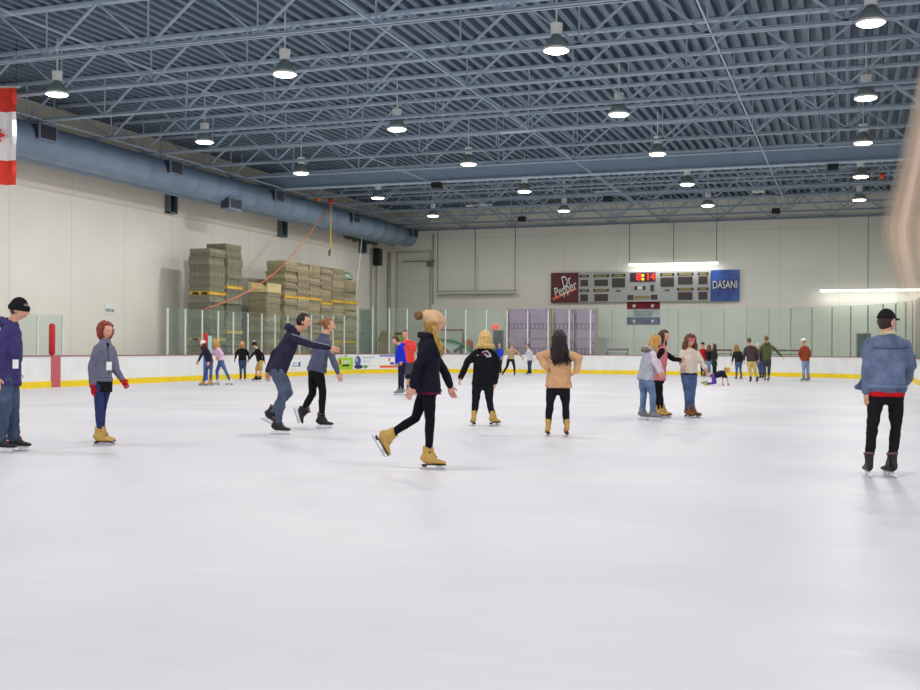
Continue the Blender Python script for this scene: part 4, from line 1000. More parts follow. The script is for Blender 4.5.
    body.build('body', [skin_m(skin), m_lip, m_eyew, m_iris, hair_m(tuple(int(v*.6) for v in hc))], root, True)
    if glove:
        for sd in 'LR':
            gl = gls[sd]; d_ = (J['w'+sd]-J['e'+sd]).normalized(); gl.sweep([J['w'+sd]-d_*.05, J['w'+sd]+d_*.02], [.036, .038], n=10)
            gl.build('glove', cloth(glove), root, True)
    # ---- trousers ----
    bc = bottom['color']; loose = bottom.get('loose', 1.0); mt_ = denim(bc) if bottom.get('denim') else cloth(bc)
    b = MB()
    b.sweep([P-u*.12*k, P-u*.03*k, P+u*.08*k], [(.115*g, .105*g), (.165*g, .122*g), (.145*g, .108*g)], ref=l, n=16)
    cuff = bottom.get('cuff', .09)
    for sd in 'LR':
        hpj, kn, an = J['hip'+sd], J['k'+sd], J['a'+sd]
        if bottom.get('length') == 'shorts':
            e = kn + (hpj-kn)*bottom.get('short', .12); capsule_limb(b, [hpj, hpj.lerp(kn, .5), e], [.094*g*loose, .09*g*loose, .088*k*loose], l)
        else:
            e = an + (kn-an).normalized()*cuff*k
            capsule_limb(b, [hpj, hpj.lerp(kn, .5), kn, kn.lerp(e, .4), e], [.092*g*loose, .082*g*loose, .064*k*loose, .062*k*loose, .050*k*(loose**1.6)], l)
    r = remesh(b, vox, 3 if near else 1, .008*bottom.get('fold', 1) if near else .004, 11); tr = r.build(bottom.get('name', 'trousers'), mt_, root, True)
    # ---- top ----
    tc_ = top['color']; hem = top.get('hem', .10); lo = top.get('loose', 1.0); fl = top.get('flare', 1.0); mtop = denim(tc_) if top.get('denim') else cloth(tc_)
    b = MB(); hemP = P - UP*(hem*k)*.6 - u*(hem*k)*.4
    if top.get('hemxy'): x, y = top['hemxy']; hemP = at_d(x, y, D)
    b.sweep([hemP, P+u*.0, P.lerp(Nk, .3), P.lerp(Nk, .6), P.lerp(Nk, .84), P.lerp(Nk, .96), Nk+u*.02*k], [(.180*g*fl*lo, .140*g*fl*lo), (.178*g*lo*(1+fl)/2, .135*g*lo*(1+fl)/2), (.158*g*lo, .125*g*lo), (.170*g*lo, .130*g*lo), (.160*g, .112*g), (.105*k, .088*k), (.074*k, .072*k)], ref=l, n=20)
    b.sweep([J['shL']-u*.01*k, J['shL'].lerp(Nk, .5)+u*.0, Nk-u*.03*k, J['shR'].lerp(Nk, .5)+u*.0, J['shR']-u*.01*k], [.060*k, .056*k, .056*k, .056*k, .060*k], ref=f, n=12)
    sleeves = b if not top.get('sleeve_color') else MB()
    sl = top.get('sleeve', 1.0); sr = top.get('sleeve_w', 1.0)
    for sd in 'LR':
        s_, e_, w_ = J['sh'+sd], J['e'+sd], J['w'+sd]
        if sl == 'short': capsule_limb(sleeves, [s_, s_.lerp(e_, .75)], [.070*g, .066*k], l)
        elif sl != 'none':
            we = e_.lerp(w_, .97*sl)
            capsule_limb(sleeves, [s_, s_.lerp(e_, .5), e_, e_.lerp(we, .5), we], [.066*g, .060*k*sr, .054*k*sr, .048*k*sr, .042*k*sr], l)
    if top.get('hood'):
        b.sweep([Nk+l*.10*k+f*.02*k, Nk+l*.08*k-f*.07*k+u*.02*k, Nk-f*.115*k+u*.015*k, Nk-l*.08*k-f*.07*k+u*.02*k, Nk-l*.10*k+f*.02*k], [.035*k, .05*k, .062*k, .05*k, .035*k], ref=u, n=12)
    if top.get('collar'):
        b.sweep([Nk-u*.02*k, Nk+u*.05*k], [(.08*k, .078*k), (.072*k, .07*k)], ref=l, n=14)
    r = remesh(b, vox, 3 if near else 1, .0095*top.get('fold', 1) if near else .005, 9); tp = r.build(top.get('name', 'jacket'), mtop, root, True)
    if top.get('sleeve_color'):
        r2 = remesh(sleeves, vox, 2, .005, 9); r2.build(top.get('sleeve_name', 'sleeves'), cloth(top['sleeve_color']), root, True)
    if top.get('under'):
        uc, uh = top['under']; b = MB(); h2 = hemP - UP*uh*k
        b.sweep([h2, hemP+u*.05*k], [(.170*g*fl*lo*.97, .130*g*fl*lo*.97), (.168*g*lo, .128*g*lo)], ref=l, n=20); remesh(b, vox, 2, .004, 12).build('shirt_hem', cloth(uc), root, True)
    if top.get('hem_band'):
        b = MB(); b.sweep([hemP-u*.0, hemP+u*.05*k], [(.184*g*fl*lo, .144*g*fl*lo), (.184*g*fl*lo, .144*g*fl*lo)], ref=l, n=20); b.build('hem_band', mtop, tp, True)
    # ---- skates ----
    for sd in 'LR':
        kd, m_ = skates if isinstance(skates, tuple) else skates[sd]
        fa = foot.get(sd, h)
        if isinstance(fa, tuple): fdv = RGT*fa[0]+UP*fa[1]+FWD*fa[2]; upv = J['k'+sd]-J['a'+sd]
        else: a = math.radians(fa); fdv = RGT*math.cos(a)+FWD*math.sin(a); upv = UP
        skate(root, J['a'+sd], fdv, upv, kd, m_, k, near)
    # ---- hair and hats ----
    if hair:
        st = hair['style']; hm = hair_m(hc); b = MB()
        if st != 'hat_only': hair_cap(b, C, hf, hl, hu, k, 'short' if st in ('short', 'bun', 'hat_short') else 'long', near, hair.get('vol', 1.0)*(.7 if hat and hat['style'] in ('beanie', 'cap') else 1), (hat.get('low', .12)+.10 if hat['style'] == 'beanie' else .36) if hat and hat['style'] in ('beanie', 'cap') else None)
        if st == 'long': strand_hair(b, C, hf, hl, hu, k, hair.get('n', 80 if near else 26), hair['len']*k, hair.get('wave', .010), rnd, hair.get('az', 66), hair.get('spread', .12), .012 if near else .02, down=hair.get('down'), vol=hair.get('svol', 1.0), **(dict(elev=-.12, emax=.0) if hat and hat['style'] == 'beanie' else {}))
        if st == 'curly':
            for q in range(150 if near else 50):
                az = rnd.uniform(hair.get('az', 52), 360-hair.get('az', 52)); e = rnd.uniform(-.75, .95); c = math.sqrt(1-e*e); a = math.radians(az); d = V((c*math.cos(a), c*math.sin(a), e)); p = head_pt(d, k)
                low = 1+max(0, -e)*.35
                p = C + hf*p.x*1.12 + hl*p.y*1.22*low + hu*p.z*1.06
                b.ball(p, (.026+rnd.uniform(0, .014))*k, nu=8, nv=6)
            for q in range(40 if hair.get('len') else 0):
                az = math.radians(rnd.uniform(60, 300)); p0 = C+hf*math.cos(az)*.09+hl*math.sin(az)*.12-hu*.05
                pts = [p0+V((math.sin(j*1.4+q)*.02, math.cos(j*1.4+q)*.02, -hair['len']*j/6)) for j in range(7)]; b.sweep(pts, [.02, .024, .022, .024, .022, .02, .008], n=6)
            b = remesh(b, .009 if near else .018, 0, .006, 32)
        if st == 'bun':
            bp = hair.get('bun', (-.09, 0, .06)); q = C+hf*bp[0]*k+hl*bp[1]*k+hu*bp[2]*k
            b.ball(q, .05*k, nu=14, nv=10, fn=lambda d: d*(.052*k*(1+.18*noise.noise(d*4)))); 
            for j in range(14):
                a = j*.9; b.sweep([q+V((math.cos(a)*.03, math.sin(a)*.03, .02)), q+V((math.cos(a)*.06, math.sin(a)*.05, -.01)), q+V((math.cos(a)*.065, math.sin(a)*.06, -.05))], [.012, .010, .004], n=5)
        if st == 'pony':
            b2 = MB(); q = C-hf*.10*k+hu*.05*k; 
            for j in range(24):
                o = V((rnd.uniform(-.02, .02), rnd.uniform(-.02, .02), 0)); b2.sweep([q, q-hf*.05*k+o+UP*.01, q-hf*.08*k+o*1.5-UP*.08, q-hf*.07*k+o*2-UP*hair['len']], [.012, .014, .014, .005], n=5)
            b.add(b2)
        b.build('hair', hm, root, True)
    if hat:
        hs = hat['style']; hm = cloth(hat['color']); b = MB()
        if hs == 'beanie':
            tall = hat.get('tall', 1.0)
            def fn(d):
                p = head_pt(V((d.x, d.y, max(d.z, hat.get('low', .12)))).normalized() if d.z < hat.get('low', .12) else d, k)
                e = 1.12 + (.10*tall*max(0, d.z)**1.5) + (.012*math.sin(22*math.atan2(d.y, d.x)) if near else 0)
                if d.z < hat.get('low', .12): return V((p.x*.6, p.y*.6, p.z))
                return V((p.x*e - hat.get('lean', 0)*max(0, d.z-.1)*(.5-.5*d.x/max(.3, math.hypot(d.x, d.y, .3))), p.y*e, p.z*(1.08+.14*tall*max(0, d.z))))
            b.ball(C, 1, (hf, hl, hu), 44 if near else 22, 24 if near else 14, fn=fn)
            ht_o = b.build(hat.get('name', 'knit_hat'), hm, root, True)
            b = MB(); pts = []; zc = hat.get('low', .12)
            for lift_ in (.0, .045):
                pass
            ring0 = MB(); c0 = math.sqrt(1-zc*zc)
            for j in range(29):
                a = 2*PI*j/28; p = head_pt(V((c0*math.cos(a), c0*math.sin(a), zc)), k); q = C+hf*p.x*1.10+hl*p.y*1.13+hu*(p.z+.012*k); pts.append(q)
            b.sweep(pts, [(.010*k, .030*k)]*len(pts), ref=hf.cross(hu)*0+UP.cross(hf) if False else hu.cross(V((.3, .2, .1))), n=8) if False else b.sweep(pts, [(.030*k, .009*k)]*len(pts), ref=hu, n=10, caps=False)
            b.build('cuff', cloth(hat.get('cuff', hat['color'])), ht_o, True)
            if hat.get('pom'):
                o = hat.get('pom_at', (-.02, 0, .165)); q = C+hf*o[0]*k+hl*o[1]*k+hu*o[2]*k; b = MB(); b.ball(q, 1, nu=24, nv=16, fn=lambda d: d*(hat.get('pom_r', .045)*k*(1+.25*noise.noise(d*6)))); b.build('pompom', cloth(hat['pom']), ht_o, True)
            if hat.get('patch'):
                b = MB(); az = math.radians(-38); c_ = .88
                q = head_pt(V((c_*math.cos(az), c_*math.sin(az), .42)), k)*1.28; q = C+hf*q.x+hl*q.y+hu*q.z; nn = (hf*math.cos(az)+hl*math.sin(az)); ss = hu.cross(nn)
                b.sweep([q-nn*.01, q+nn*.006], [(.03, .016)]*2, ref=ss, n=16); b.build('patch', cloth(hat['patch']), ht_o)
        if hs == 'cap':
            def fn(d):
                if d.z < .18: p = head_pt(V((d.x, d.y, .18)).normalized(), k); return V((p.x*.7, p.y*.7, p.z))
                p = head_pt(d, k); return V((p.x*1.15, p.y*1.17, p.z*1.16))
            b.ball(C, 1, (hf, hl, hu), 36 if near else 20, 20 if near else 12, fn=fn); ht_o = b.build('cap', hm, root, True)
            b = MB(); P_ = []
            for j in range(13):
                a = math.radians(-62+124*j/12); P_.append(H_(.075+.105*math.cos(a)**.8 - .03, .098*math.sin(a), .030-.012*math.cos(a)))
            b.prism(P_ + [H_(.06, .06, .034), H_(.07, .0, .036), H_(.06, -.06, .034)], hu*.008); b.build('visor', hm, ht_o)
        if hs == 'headband':
            pts = [];
            for j in range(29):
                a = 2*PI*j/28; p = head_pt(V((.80*math.cos(a), .80*math.sin(a), .60)), k); pts.append(C+hf*p.x*1.14+hl*p.y*1.16+hu*(p.z))
            b.sweep(pts, [(.036*k, .014*k)]*len(pts), ref=hu, n=10, caps=False); b.build('headband', hm, root, True)
    if extras: extras(dict(root=root, top=tp, C=C, P=P, Nk=Nk, u=u, l=l, f=f, J=J, D=D, k=k, trousers=tr))
    return root

def proj_on(o, pts, dirv, off=.006):
    """drop points on to the surface of a part, coming from outside along dirv"""
    from mathutils.bvhtree import BVHTree
    me = o.data; w0 = worldloc(o); bv = BVHTree.FromPolygons([v.co for v in me.vertices], [p.vertices for p in me.polygons]); out = []
    for p in pts:
        h_ = bv.ray_cast(p-w0-dirv*1.0, dirv); out.append((h_[0]+w0-dirv*off) if h_[0] else p)
    return out
def badge(at, w=.075, h_=.11, name='name_badge', m=None):
    def fn(c):
        q = at_d(at[0], at[1], c['D']); r = (q-CAM).normalized(); s = r.cross(UP).normalized(); up = s.cross(r)
        cc = proj_on(c['top'], [q+s*dx+up*dy for dx, dy in ((0, 0), (.03, 0), (-.03, 0), (0, .03), (0, -.03))], r, .0)
        ctr = cc[0]-r*.02; sv = (cc[1]-cc[2]).normalized(); sv = (sv+s*.6).normalized(); uv = (cc[3]-cc[4]).normalized(); uv = (uv-sv*uv.dot(sv)).normalized()
        b = MB(); b.box(ctr, (w, .006, h_), 0, (sv, sv.cross(uv), uv)); b.build(name, m or m_wht, c['top'])
    return fn

black = (22, 22, 26)
person('tall man in navy hoodie and black beanie at the left edge', (10, 452), dict(head=(18.5, 309.5), neck=(11, 324), pel=(6.5, 376), kL=(12.5, 411), kR=(4, 412), aL=(13.5, 440), aR=(-1, 442), eL=(17, 350), wL=(17, 372), eR=(0, 351), wR=(-2, 377)),
       h=8, H=1.86, girth=1.02, sex='m', top=dict(color=(62, 56, 104), name='hoodie', hem=.10, loose=1.1, hood=1, fold=1.6, sleeve_w=1.15), bottom=dict(color=(66, 84, 114), denim=1, loose=1.18, cuff=.02, name='jeans', fold=2),
       skates=('hockey', m_blackl), hair=dict(style='hat_short', color=(72, 56, 48)), hat=dict(style='beanie', color=(24, 24, 26), low=.06, patch=(120, 122, 124)), hpitch=8, dz=dict(wL=-.1), extras=badge((15.5, 364)))
def lapels(c):
    r = (at_d(107, 355, c['D'])-CAM).normalized(); q = lambda x, y: at_d(x, y, c['D'])
    pts = proj_on(c['top'], [q(107.6+1.6*j/12, 345.5+29*j/12) for j in range(13)], r, .002); b = MB(); b.sweep(pts, [.006]*13, n=6); b.build('zip', mat('zip_dark', (52, 52, 62), .4), c['top'], True)
    b = MB(); b.poly(proj_on(c['top'], [q(x, y) for x, y in ((105.6, 343.4), (107.6, 342.8), (109.6, 343.6), (109.0, 347.5), (107.8, 349.5))], r, .012)); b.build('dark_neckline', cloth((34, 32, 38)), c['top'])
    for pl in (((103.6, 342.4), (105.8, 343.4), (107.7, 350), (105, 347.8)), ((111.4, 342.6), (109.8, 343.6), (108.2, 350), (111, 348))):
        b = MB(); b.poly(proj_on(c['top'], [q(*v) for v in pl], r, .016)); b.build('collar_flap', cloth((124, 126, 144)), c['top'])
person('woman with short curly red hair, grey jacket and red gloves', (104, 445), dict(head=(106, 330.8), neck=(105, 342), pel=(102.5, 384), kL=(101.5, 409), kR=(99.5, 410), aL=(101.5, 432), aR=(99.5, 432), eL=(116.5, 371), wL=(122.5, 380), eR=(91.5, 366), wR=(92.5, 386)),
       h=-20, H=1.64, girth=.90, top=dict(color=(108, 110, 128), name='jacket', hem=-.04, loose=.95, collar=1, under=((222, 40, 128), .035), hem_band=1), bottom=dict(color=(46, 56, 98), name='leggings', loose=.92, fold=.8), foot=dict(L=0, R=-5),
       skates=('figure', m_tan), hair=dict(style='curly', color=(128, 54, 30), az=82), hyaw=-14, hpitch=4, glove=(186, 28, 44), dz=dict(eR=.02, wR=.02, eL=-.03, wL=-.05),
       extras=lambda c: (lapels(c), badge((109, 366))(c), (lambda b: (b.sweep([c['P']-c['u']*.10, c['P']+c['u']*.09], [(.150, .118), (.144, .114)], ref=c['l'], n=20), b.build('black_shorts', cloth(black), c['root'], True)))(MB())))
def p3x(c):
    J = c['J']; b = MB(); s_, e_, w_ = J['shR'], J['eR'], J['wR']; o = UP*.055-FWD*.045
    pts = [s_.lerp(e_, q/6) + o*1.15 for q in range(7)] + [e_.lerp(w_, q/6) + o*.9 for q in range(1, 7)]
    pts = proj_on(c['top'], pts, (FWD*.75-UP*.65).normalized(), .002)
    b.sweep(pts, [.007]*len(pts), n=6); b.build('sleeve_piping', cloth((150, 152, 168)), c['top'], True)
person('dark haired man in navy jacket leaning forward, hand on the woman ahead', (283, 434), dict(head=(303, 321.5), neck=(295, 331), pel=(278, 369), kR=(283, 391), kL=(288.5, 392), aR=(277.5, 424.5), aL=(271, 413.5), eR=(316.5, 345.5), wR=(329.5, 348), eL=(274, 354), wL=(267.5, 371)),
       h=10, H=1.78, sex='m', top=dict(color=(44, 42, 62), name='jacket', hem=.05, loose=1.04, hood=1, fold=1.4), bottom=dict(color=(76, 90, 116), denim=1, name='jeans', loose=1.08, cuff=.05, fold=2), skates=('hockey', m_blackl),
       hair=dict(style='short', color=(34, 24, 20), vol=1.05), hpitch=6, foot=dict(R=-6, L=(.82, -.42, 0)), lift=dict(aL=1), dz=dict(wR=.02, eR=.0), extras=p3x, hdir=dict(L=(0, -1, 0)))
person('woman with hair in a bun, grey sweater and black trousers', (317, 428), dict(head=(328.5, 325.5), neck=(324.5, 336.5), pel=(316.5, 371), kR=(322.5, 390), kL=(312.5, 393.5), aR=(321.5, 417), aL=(303, 411), eR=(333, 359), wR=(338, 373), eL=(313, 352), wL=(318, 362)),
       h=35, H=1.70, top=dict(color=(88, 92, 114), name='sweater', hem=.0, loose=1.08, hood=0, collar=1, fold=1.3, hem_band=1), bottom=dict(color=black, name='trousers', loose=1.0, cuff=.08), skates=('hockey', m_blackl),
       hair=dict(style='bun', color=(142, 94, 52), bun=(-.115, 0, .055)), foot=dict(R=8, L=(.30, -.95, 0)), lift=dict(aL=1), hyaw=-20, dz=dict(wL=.15))
def p5x(c):
    b = MB(); C, J = c['C'], c['J']
    q = lambda x, y, z=0: at_d(x, y, c['D']-.17+z)
    rn = random.Random(3)
    for k in range(22):
        o = rn.uniform(-1.6, 1.6); e = rn.uniform(-3, 3)
        b.sweep([q(434+o*.7, 326, .05), q(435.5+o, 333, .02), q(438+o*1.3, 341), q(441+o*1.1, 348+e*.5, .0), q(442.2+o*.6, 354+e, .02)], [.008, .012, .012, .010, .003], n=5)
    b.build('hair_lock', hair_m((168, 134, 62)), c['root'], True)
    sc_ = MB(); Nk, l, f, u = c['Nk'], c['l'], c['f'], c['u']
    sc_.sweep([Nk+l*.09+f*.06-u*.03, Nk+l*.10-f*.02+u*.01, Nk-f*.10+u*.01, Nk-l*.10-f*.02+u*.01, Nk-l*.08+f*.07-u*.03], [.03, .034, .036, .034, .03], ref=u, n=12)
    remesh(sc_, .012, 3, .008, 14).build('scarf_collar', cloth((34, 30, 46)), c['root'], True)
person('woman in black flared coat and cream bobble hat with one skate kicked back', (432, 468.3), dict(head=(434.8, 322.3), neck=(429, 336), pel=(427.5, 386), kR=(430, 420.5), kL=(415.5, 418), aR=(428.5, 455), aL=(386.5, 437), eR=(417, 365), wR=(412.5, 386.5), eL=(443, 367.5), wL=(449.5, 386)),
       h=12, H=1.66, top=dict(color=(24, 25, 38), name='coat', hem=.06, loose=1.02, flare=1.22, fold=1.5, under=((88, 26, 52), .03)), bottom=dict(color=(18, 18, 24), name='leggings', loose=.88, cuff=.05, fold=.6), skates=('figure', m_tan),
       hair=dict(style='long', color=(158, 122, 52), len=.24, n=46, az=84, spread=.08), hat=dict(style='beanie', color=(206, 172, 132), low=.06, tall=.9, lean=.10, pom=(128, 92, 62), pom_at=(-.178, 0, .085), pom_r=.05), foot=dict(R=-6, L=(.50, -.86, 0)), lift=dict(aL=1), hpitch=-3, hyaw=-8, extras=p5x, hdir=dict(R=(-.4, -1, 0)), dz=dict(aL=-.05))
def p6x(c):
    q = lambda x, y: at_d(x, y, c['D'])
    tri = [(476.5, 355.5), (482.5, 351.5), (487, 350), (490.5, 353.5), (491.5, 356.8), (487.5, 357.2)]; r = (q(484, 354)-CAM).normalized()
    b = MB(); b.poly(proj_on(c['top'], [q(*p_) for p_ in tri], r, .010)); o = b.build('back_emblem', cloth((206, 198, 208)), c['top'])
    b = MB(); b.poly(proj_on(c['top'], [q(x, y) for x, y in ((479.5, 355), (484, 352.3), (486.8, 351.6), (489, 354.2), (489.5, 355.6))], r, .014)); b.build('maroon_inset', cloth((96, 28, 56)), o)
    b = MB(); b.poly(proj_on(c['top'], [q(x, y) for x, y in ((483.5, 355.2), (485.6, 353.2), (487.4, 355.4))], r, .018)); b.build('grey_peak', cloth((176, 172, 186)), o)
person('blonde woman seen from behind in black hoodie with emblem on back', (483.5, 425.7), dict(head=(485.3, 337.5), neck=(485.5, 348), pel=(483, 383), kL=(475.5, 401), kR=(489.5, 401), aL=(473.8, 417), aR=(492.8, 417), eL=(467.5, 362), wL=(461.5, 376), eR=(496.5, 364), wR=(495.5, 380)),
       h=90, H=1.70, girth=1.0, top=dict(color=(24, 24, 28), name='hoodie', hem=.03, loose=1.12, fold=1.3, sleeve_w=1.2, sleeve=1.15), bottom=dict(color=(26, 28, 34), name='trousers', loose=1.0, cuff=.07), skates=('figure', m_tan), foot=dict(L=100, R=50),
       hair=dict(style='long', color=(204, 172, 104), len=.10, n=120, az=62, spread=.25, svol=1.5), extras=p6x)
person('woman seen from behind in tan sweater with long dark wavy hair', (557.5, 436), dict(head=(559.3, 337.5), neck=(559, 348), pel=(558.4, 387), kL=(550, 403), kR=(565.5, 404), aL=(548, 425), aR=(566.8, 426.5), eL=(539.8, 356.5), wL=(546, 367), eR=(578.5, 358.5), wR=(576.5, 371)),
       h=90, H=1.68, girth=1.07, top=dict(color=(204, 160, 118), name='sweater', hem=.01, loose=1.1, fold=1.0, sleeve_w=1.25), bottom=dict(color=(26, 26, 32), name='leggings', loose=.95, cuff=.05), skates=('figure', m_tan),
       hair=dict(style='long', color=(34, 24, 22), len=.34, n=130, az=60, wave=.025, spread=.25, svol=1.45), dz=dict(wL=-.12, wR=-.05), hdir=dict(L=(.3, -.8, .3), R=(-.7, -.6, 0)))
def p8x(c):
    b = MB(); Nk, l, f, u = c['Nk'], c['l'], c['f'], c['u']
    b.sweep([Nk+l*.10, Nk+l*.07-f*.10+u*.0, Nk-f*.16-u*.02, Nk-l*.07-f*.10, Nk-l*.10], [.03, .045, .05, .045, .03], ref=u, n=12); remesh(b, .012, 1, .012, 30).build('fur_hood_trim', cloth((128, 112, 104)), c['root'], True)
person('blonde woman in grey padded vest with white sleeves, looking down', (647, 420), dict(head=(656, 341), neck=(651, 350), pel=(646, 377), kR=(652.5, 394), kL=(643.5, 394), aR=(653, 412), aL=(642.5, 412), eR=(655, 363), wR=(659.5, 372), eL=(658, 362), wL=(662, 372)),
       h=12, H=1.62, girth=1.1, top=dict(color=(164, 166, 178), name='vest', hem=.06, loose=1.1, hood=1, fold=1.6, sleeve_color=(212, 200, 210)), bottom=dict(color=(92, 120, 162), denim=1, name='jeans', loose=1.08, cuff=.07), skates=('hockey', m_greyl),
       hair=dict(style='long', color=(190, 144, 70), len=.17, n=90, az=70, spread=.1, svol=1.15), hpitch=22, hyaw=-10, foot=dict(R=-12, L=-5), extras=p8x, dz=dict(eL=.1))
person('brown haired woman in pink shirt and black cardigan between two friends', (658, 417.6), dict(head=(664, 336), neck=(662, 346), pel=(659, 377), kR=(658, 394), kL=(660, 394), aR=(657.5, 411), aL=(662, 410.5), eR=(656, 361), wR=(656, 369), eL=(673.5, 359), wL=(681.5, 359.8)),
       h=-8, H=1.68, top=dict(color=(206, 118, 128), name='shirt', hem=.07, loose=.98, sleeve_color=(26, 24, 28), sleeve_name='cardigan_sleeves'), bottom=dict(color=(24, 22, 26), name='trousers', loose=.92, cuff=.05), skates=('figure', m_tan),
       hair=dict(style='long', color=(62, 38, 28), len=.2, n=80, az=72, svol=1.1), hyaw=-25, hpitch=14, foot=dict(R=-10, L=-15), dz=dict(eR=.1, wR=.1, eL=-.15, wL=-.42))
person('woman with pink headband, curly hair and cream sweater looking down', (690, 417.6), dict(head=(690.3, 341), neck=(689.5, 349.5), pel=(689, 372), kR=(687, 392), kL=(692.5, 392), aR=(687.5, 411), aL=(692, 411), eR=(680.5, 359), wR=(682.5, 366), eL=(701, 360.5), wL=(704.5, 368)),
       h=282, H=1.66, top=dict(color=(212, 200, 182), name='sweater', hem=.02, loose=1.04, under=((28, 26, 30), .03), sleeve_w=1.1), bottom=dict(color=(70, 94, 142), denim=1, name='jeans', loose=.96, cuff=.05), skates=('figure', m_brownl),
       hair=dict(style='curly', color=(98, 56, 32), len=.14, az=72), hat=dict(style='headband', color=(196, 120, 124)), hpitch=28, hroll=0, foot=dict(R=300, L=330), dz=dict(wR=-.2, eR=-.05, eL=-.05, wL=-.1))
def p11x(c):
    J = c['J']; b = MB(); q = lambda x, y: at_d(x, y, c['D']+.12)
    b.prism([q(867, 369), q(871, 366), q(871.5, 385), q(868, 391), q(856, 389.5), q(854.5, 386.5), q(859, 383)], FWD*.02); b.build('open_front_flap', denim((84, 104, 142)), c['top'])
    b = MB(); pts = []
    Nk, l, f, u = c['Nk'], c['l'], c['f'], c['u']
    b.sweep([Nk-u*.015, Nk+u*.045], [(.084, .082), (.078, .076)], ref=l, n=16); b.build('fleece_collar', cloth((206, 190, 150)), c['root'], True)
    b = MB(); pts = proj_on(c['top'], [at_d(872+34*j/10, 347.5+1.0*math.sin(j/10*PI), c['D']) for j in range(11)], FWD, .001)
    b.sweep(pts, [.006]*11, n=6); b.build('yoke_seam', denim((60, 78, 116)), c['top'])
person('man seen from behind in denim jacket and black cap at the right', (881.5, 477.3), dict(head=(886.3, 322), neck=(887.5, 335.5), pel=(886.5, 392.5), kL=(872.5, 426), kR=(896, 426), aL=(868.8, 458), aR=(891.8, 458), eL=(867.5, 366), wL=(866.5, 391.5), eR=(910, 366), wR=(906, 382)),
       h=84, H=1.76, sex='m', top=dict(color=(92, 110, 144), denim=1, name='denim_jacket', hem=-.03, loose=1.08, fold=1.5, sleeve_w=1.2, under=((196, 26, 34), .07), hem_band=1), bottom=dict(color=(28, 26, 28), name='trousers', loose=.9, cuff=.05, fold=1.6), skates=('hockey', m_blackl),
       hair=dict(style='short', color=(52, 34, 28), vol=1.15), hat=dict(style='cap', color=(28, 27, 30)), hyaw=-52, foot=dict(L=80, R=95), extras=p11x, dz=dict(wR=.22, eR=.06))
# ---- farther skaters
person('girl in pale pink beanie and dark sweater leaning, left of a pair', (207, 385.8), dict(head=(203.2, 343.5), neck=(204.8, 348.5), pel=(209.5, 361), kR=(206, 371), kL=(211, 371), aR=(203.5, 381.5), aL=(210.5, 381.5), eR=(200.8, 356), wR=(198.5, 361), eL=(211, 356), wL=(209, 362)),
       h=215, H=1.60, top=dict(color=(46, 40, 56), name='sweater', hem=.02), bottom=dict(color=(76, 88, 132), denim=1, name='jeans', loose=.95, cuff=.05), skates=('figure', m_tan), hair=dict(style='long', color=(62, 34, 28), len=.26, az=55), hat=dict(style='beanie', color=(232, 206, 202), pom=(200, 160, 140)), hpitch=12, dz=dict(wL=-.15))
person('blonde girl in pale pink top and ripped jeans, right of a pair', (222.5, 385.2), dict(head=(215.8, 343.5), neck=(217.4, 348), pel=(220.8, 360.5), kR=(217, 371), kL=(225.5, 371), aR=(217.3, 381.5), aL=(230.5, 381.5), eR=(213.5, 354), wR=(213, 350), eL=(222.5, 354), wL=(219, 357)),
       h=195, H=1.62, top=dict(color=(222, 186, 214), name='top', hem=.0), bottom=dict(color=(76, 100, 160), denim=1, name='jeans', loose=.95, cuff=.05), skates=('figure', m_whl), hair=dict(style='long', color=(188, 140, 72), len=.14, az=60), hpitch=8)
person('blonde girl in black jacket and jeans standing by the left boards', (242.8, 380.6), dict(head=(242, 344), neck=(242.4, 348.5), pel=(242.5, 360.5), kR=(240.8, 368.5), kL=(244.6, 368.5), aR=(240.8, 377), aL=(245, 377), eR=(236.6, 353.5), wR=(235.2, 358.5), eL=(248.2, 353.5), wL=(248.8, 358.5)),
       h=272, H=1.62, top=dict(color=(26, 26, 30), name='jacket', hem=-.02), bottom=dict(color=(58, 78, 116), denim=1, name='jeans', loose=.95, cuff=.05), skates=('hockey', m_blackl), hair=dict(style='long', color=(192, 152, 70), len=.2, az=62), glove=(40, 90, 60))
person('boy in black hoodie and tan shorts by the left boards', (258, 381.3), dict(head=(254.6, 345), neck=(257, 349), pel=(260, 361), kR=(256.6, 370), kL=(260.6, 370), aR=(256.2, 377.5), aL=(259.8, 377.5), eR=(252.2, 355), wR=(249, 359.5), eL=(263, 355), wL=(264.2, 360.5)),
       h=205, H=1.56, top=dict(color=(26, 26, 30), name='hoodie', hem=.02), bottom=dict(color=(186, 156, 92), name='shorts', length='shorts', short=.1), skates=('hockey', m_blackl), hair=dict(style='short', color=(60, 42, 34)), hat=dict(style='beanie', color=(36, 36, 40), pom=(200, 200, 196)), hpitch=14)
person('boy in bright blue hoodie and navy trousers glancing back', (400.5, 394.8), dict(head=(396, 340.3), neck=(399.8, 345.5), pel=(402, 363), kR=(400.2, 375), kL=(402.5, 375), aR=(399.8, 389.5), aL=(402.3, 389.5), eR=(396.8, 355.5), wR=(396.2, 363), eL=(404, 355), wL=(402, 361)),
       h=200, H=1.62, sex='m', top=dict(color=(30, 48, 196), name='hoodie', hem=.02, hood=1), bottom=dict(color=(34, 32, 56), name='trousers', loose=1.0, cuff=.05), skates=('hockey', m_greyl), hair=dict(style='short', color=(66, 40, 30), vol=1.6), hpitch=22, hyaw=-15)
def kneepads(c):
    for sd in 'LR':
        kn = c['J']['k'+sd]; b = MB(); b.sweep([kn+UP*.08, kn, kn-UP*.08], [.072, .078, .070], n=12); b.build('knee_pad', cloth((30, 30, 34)), c['root'], True)
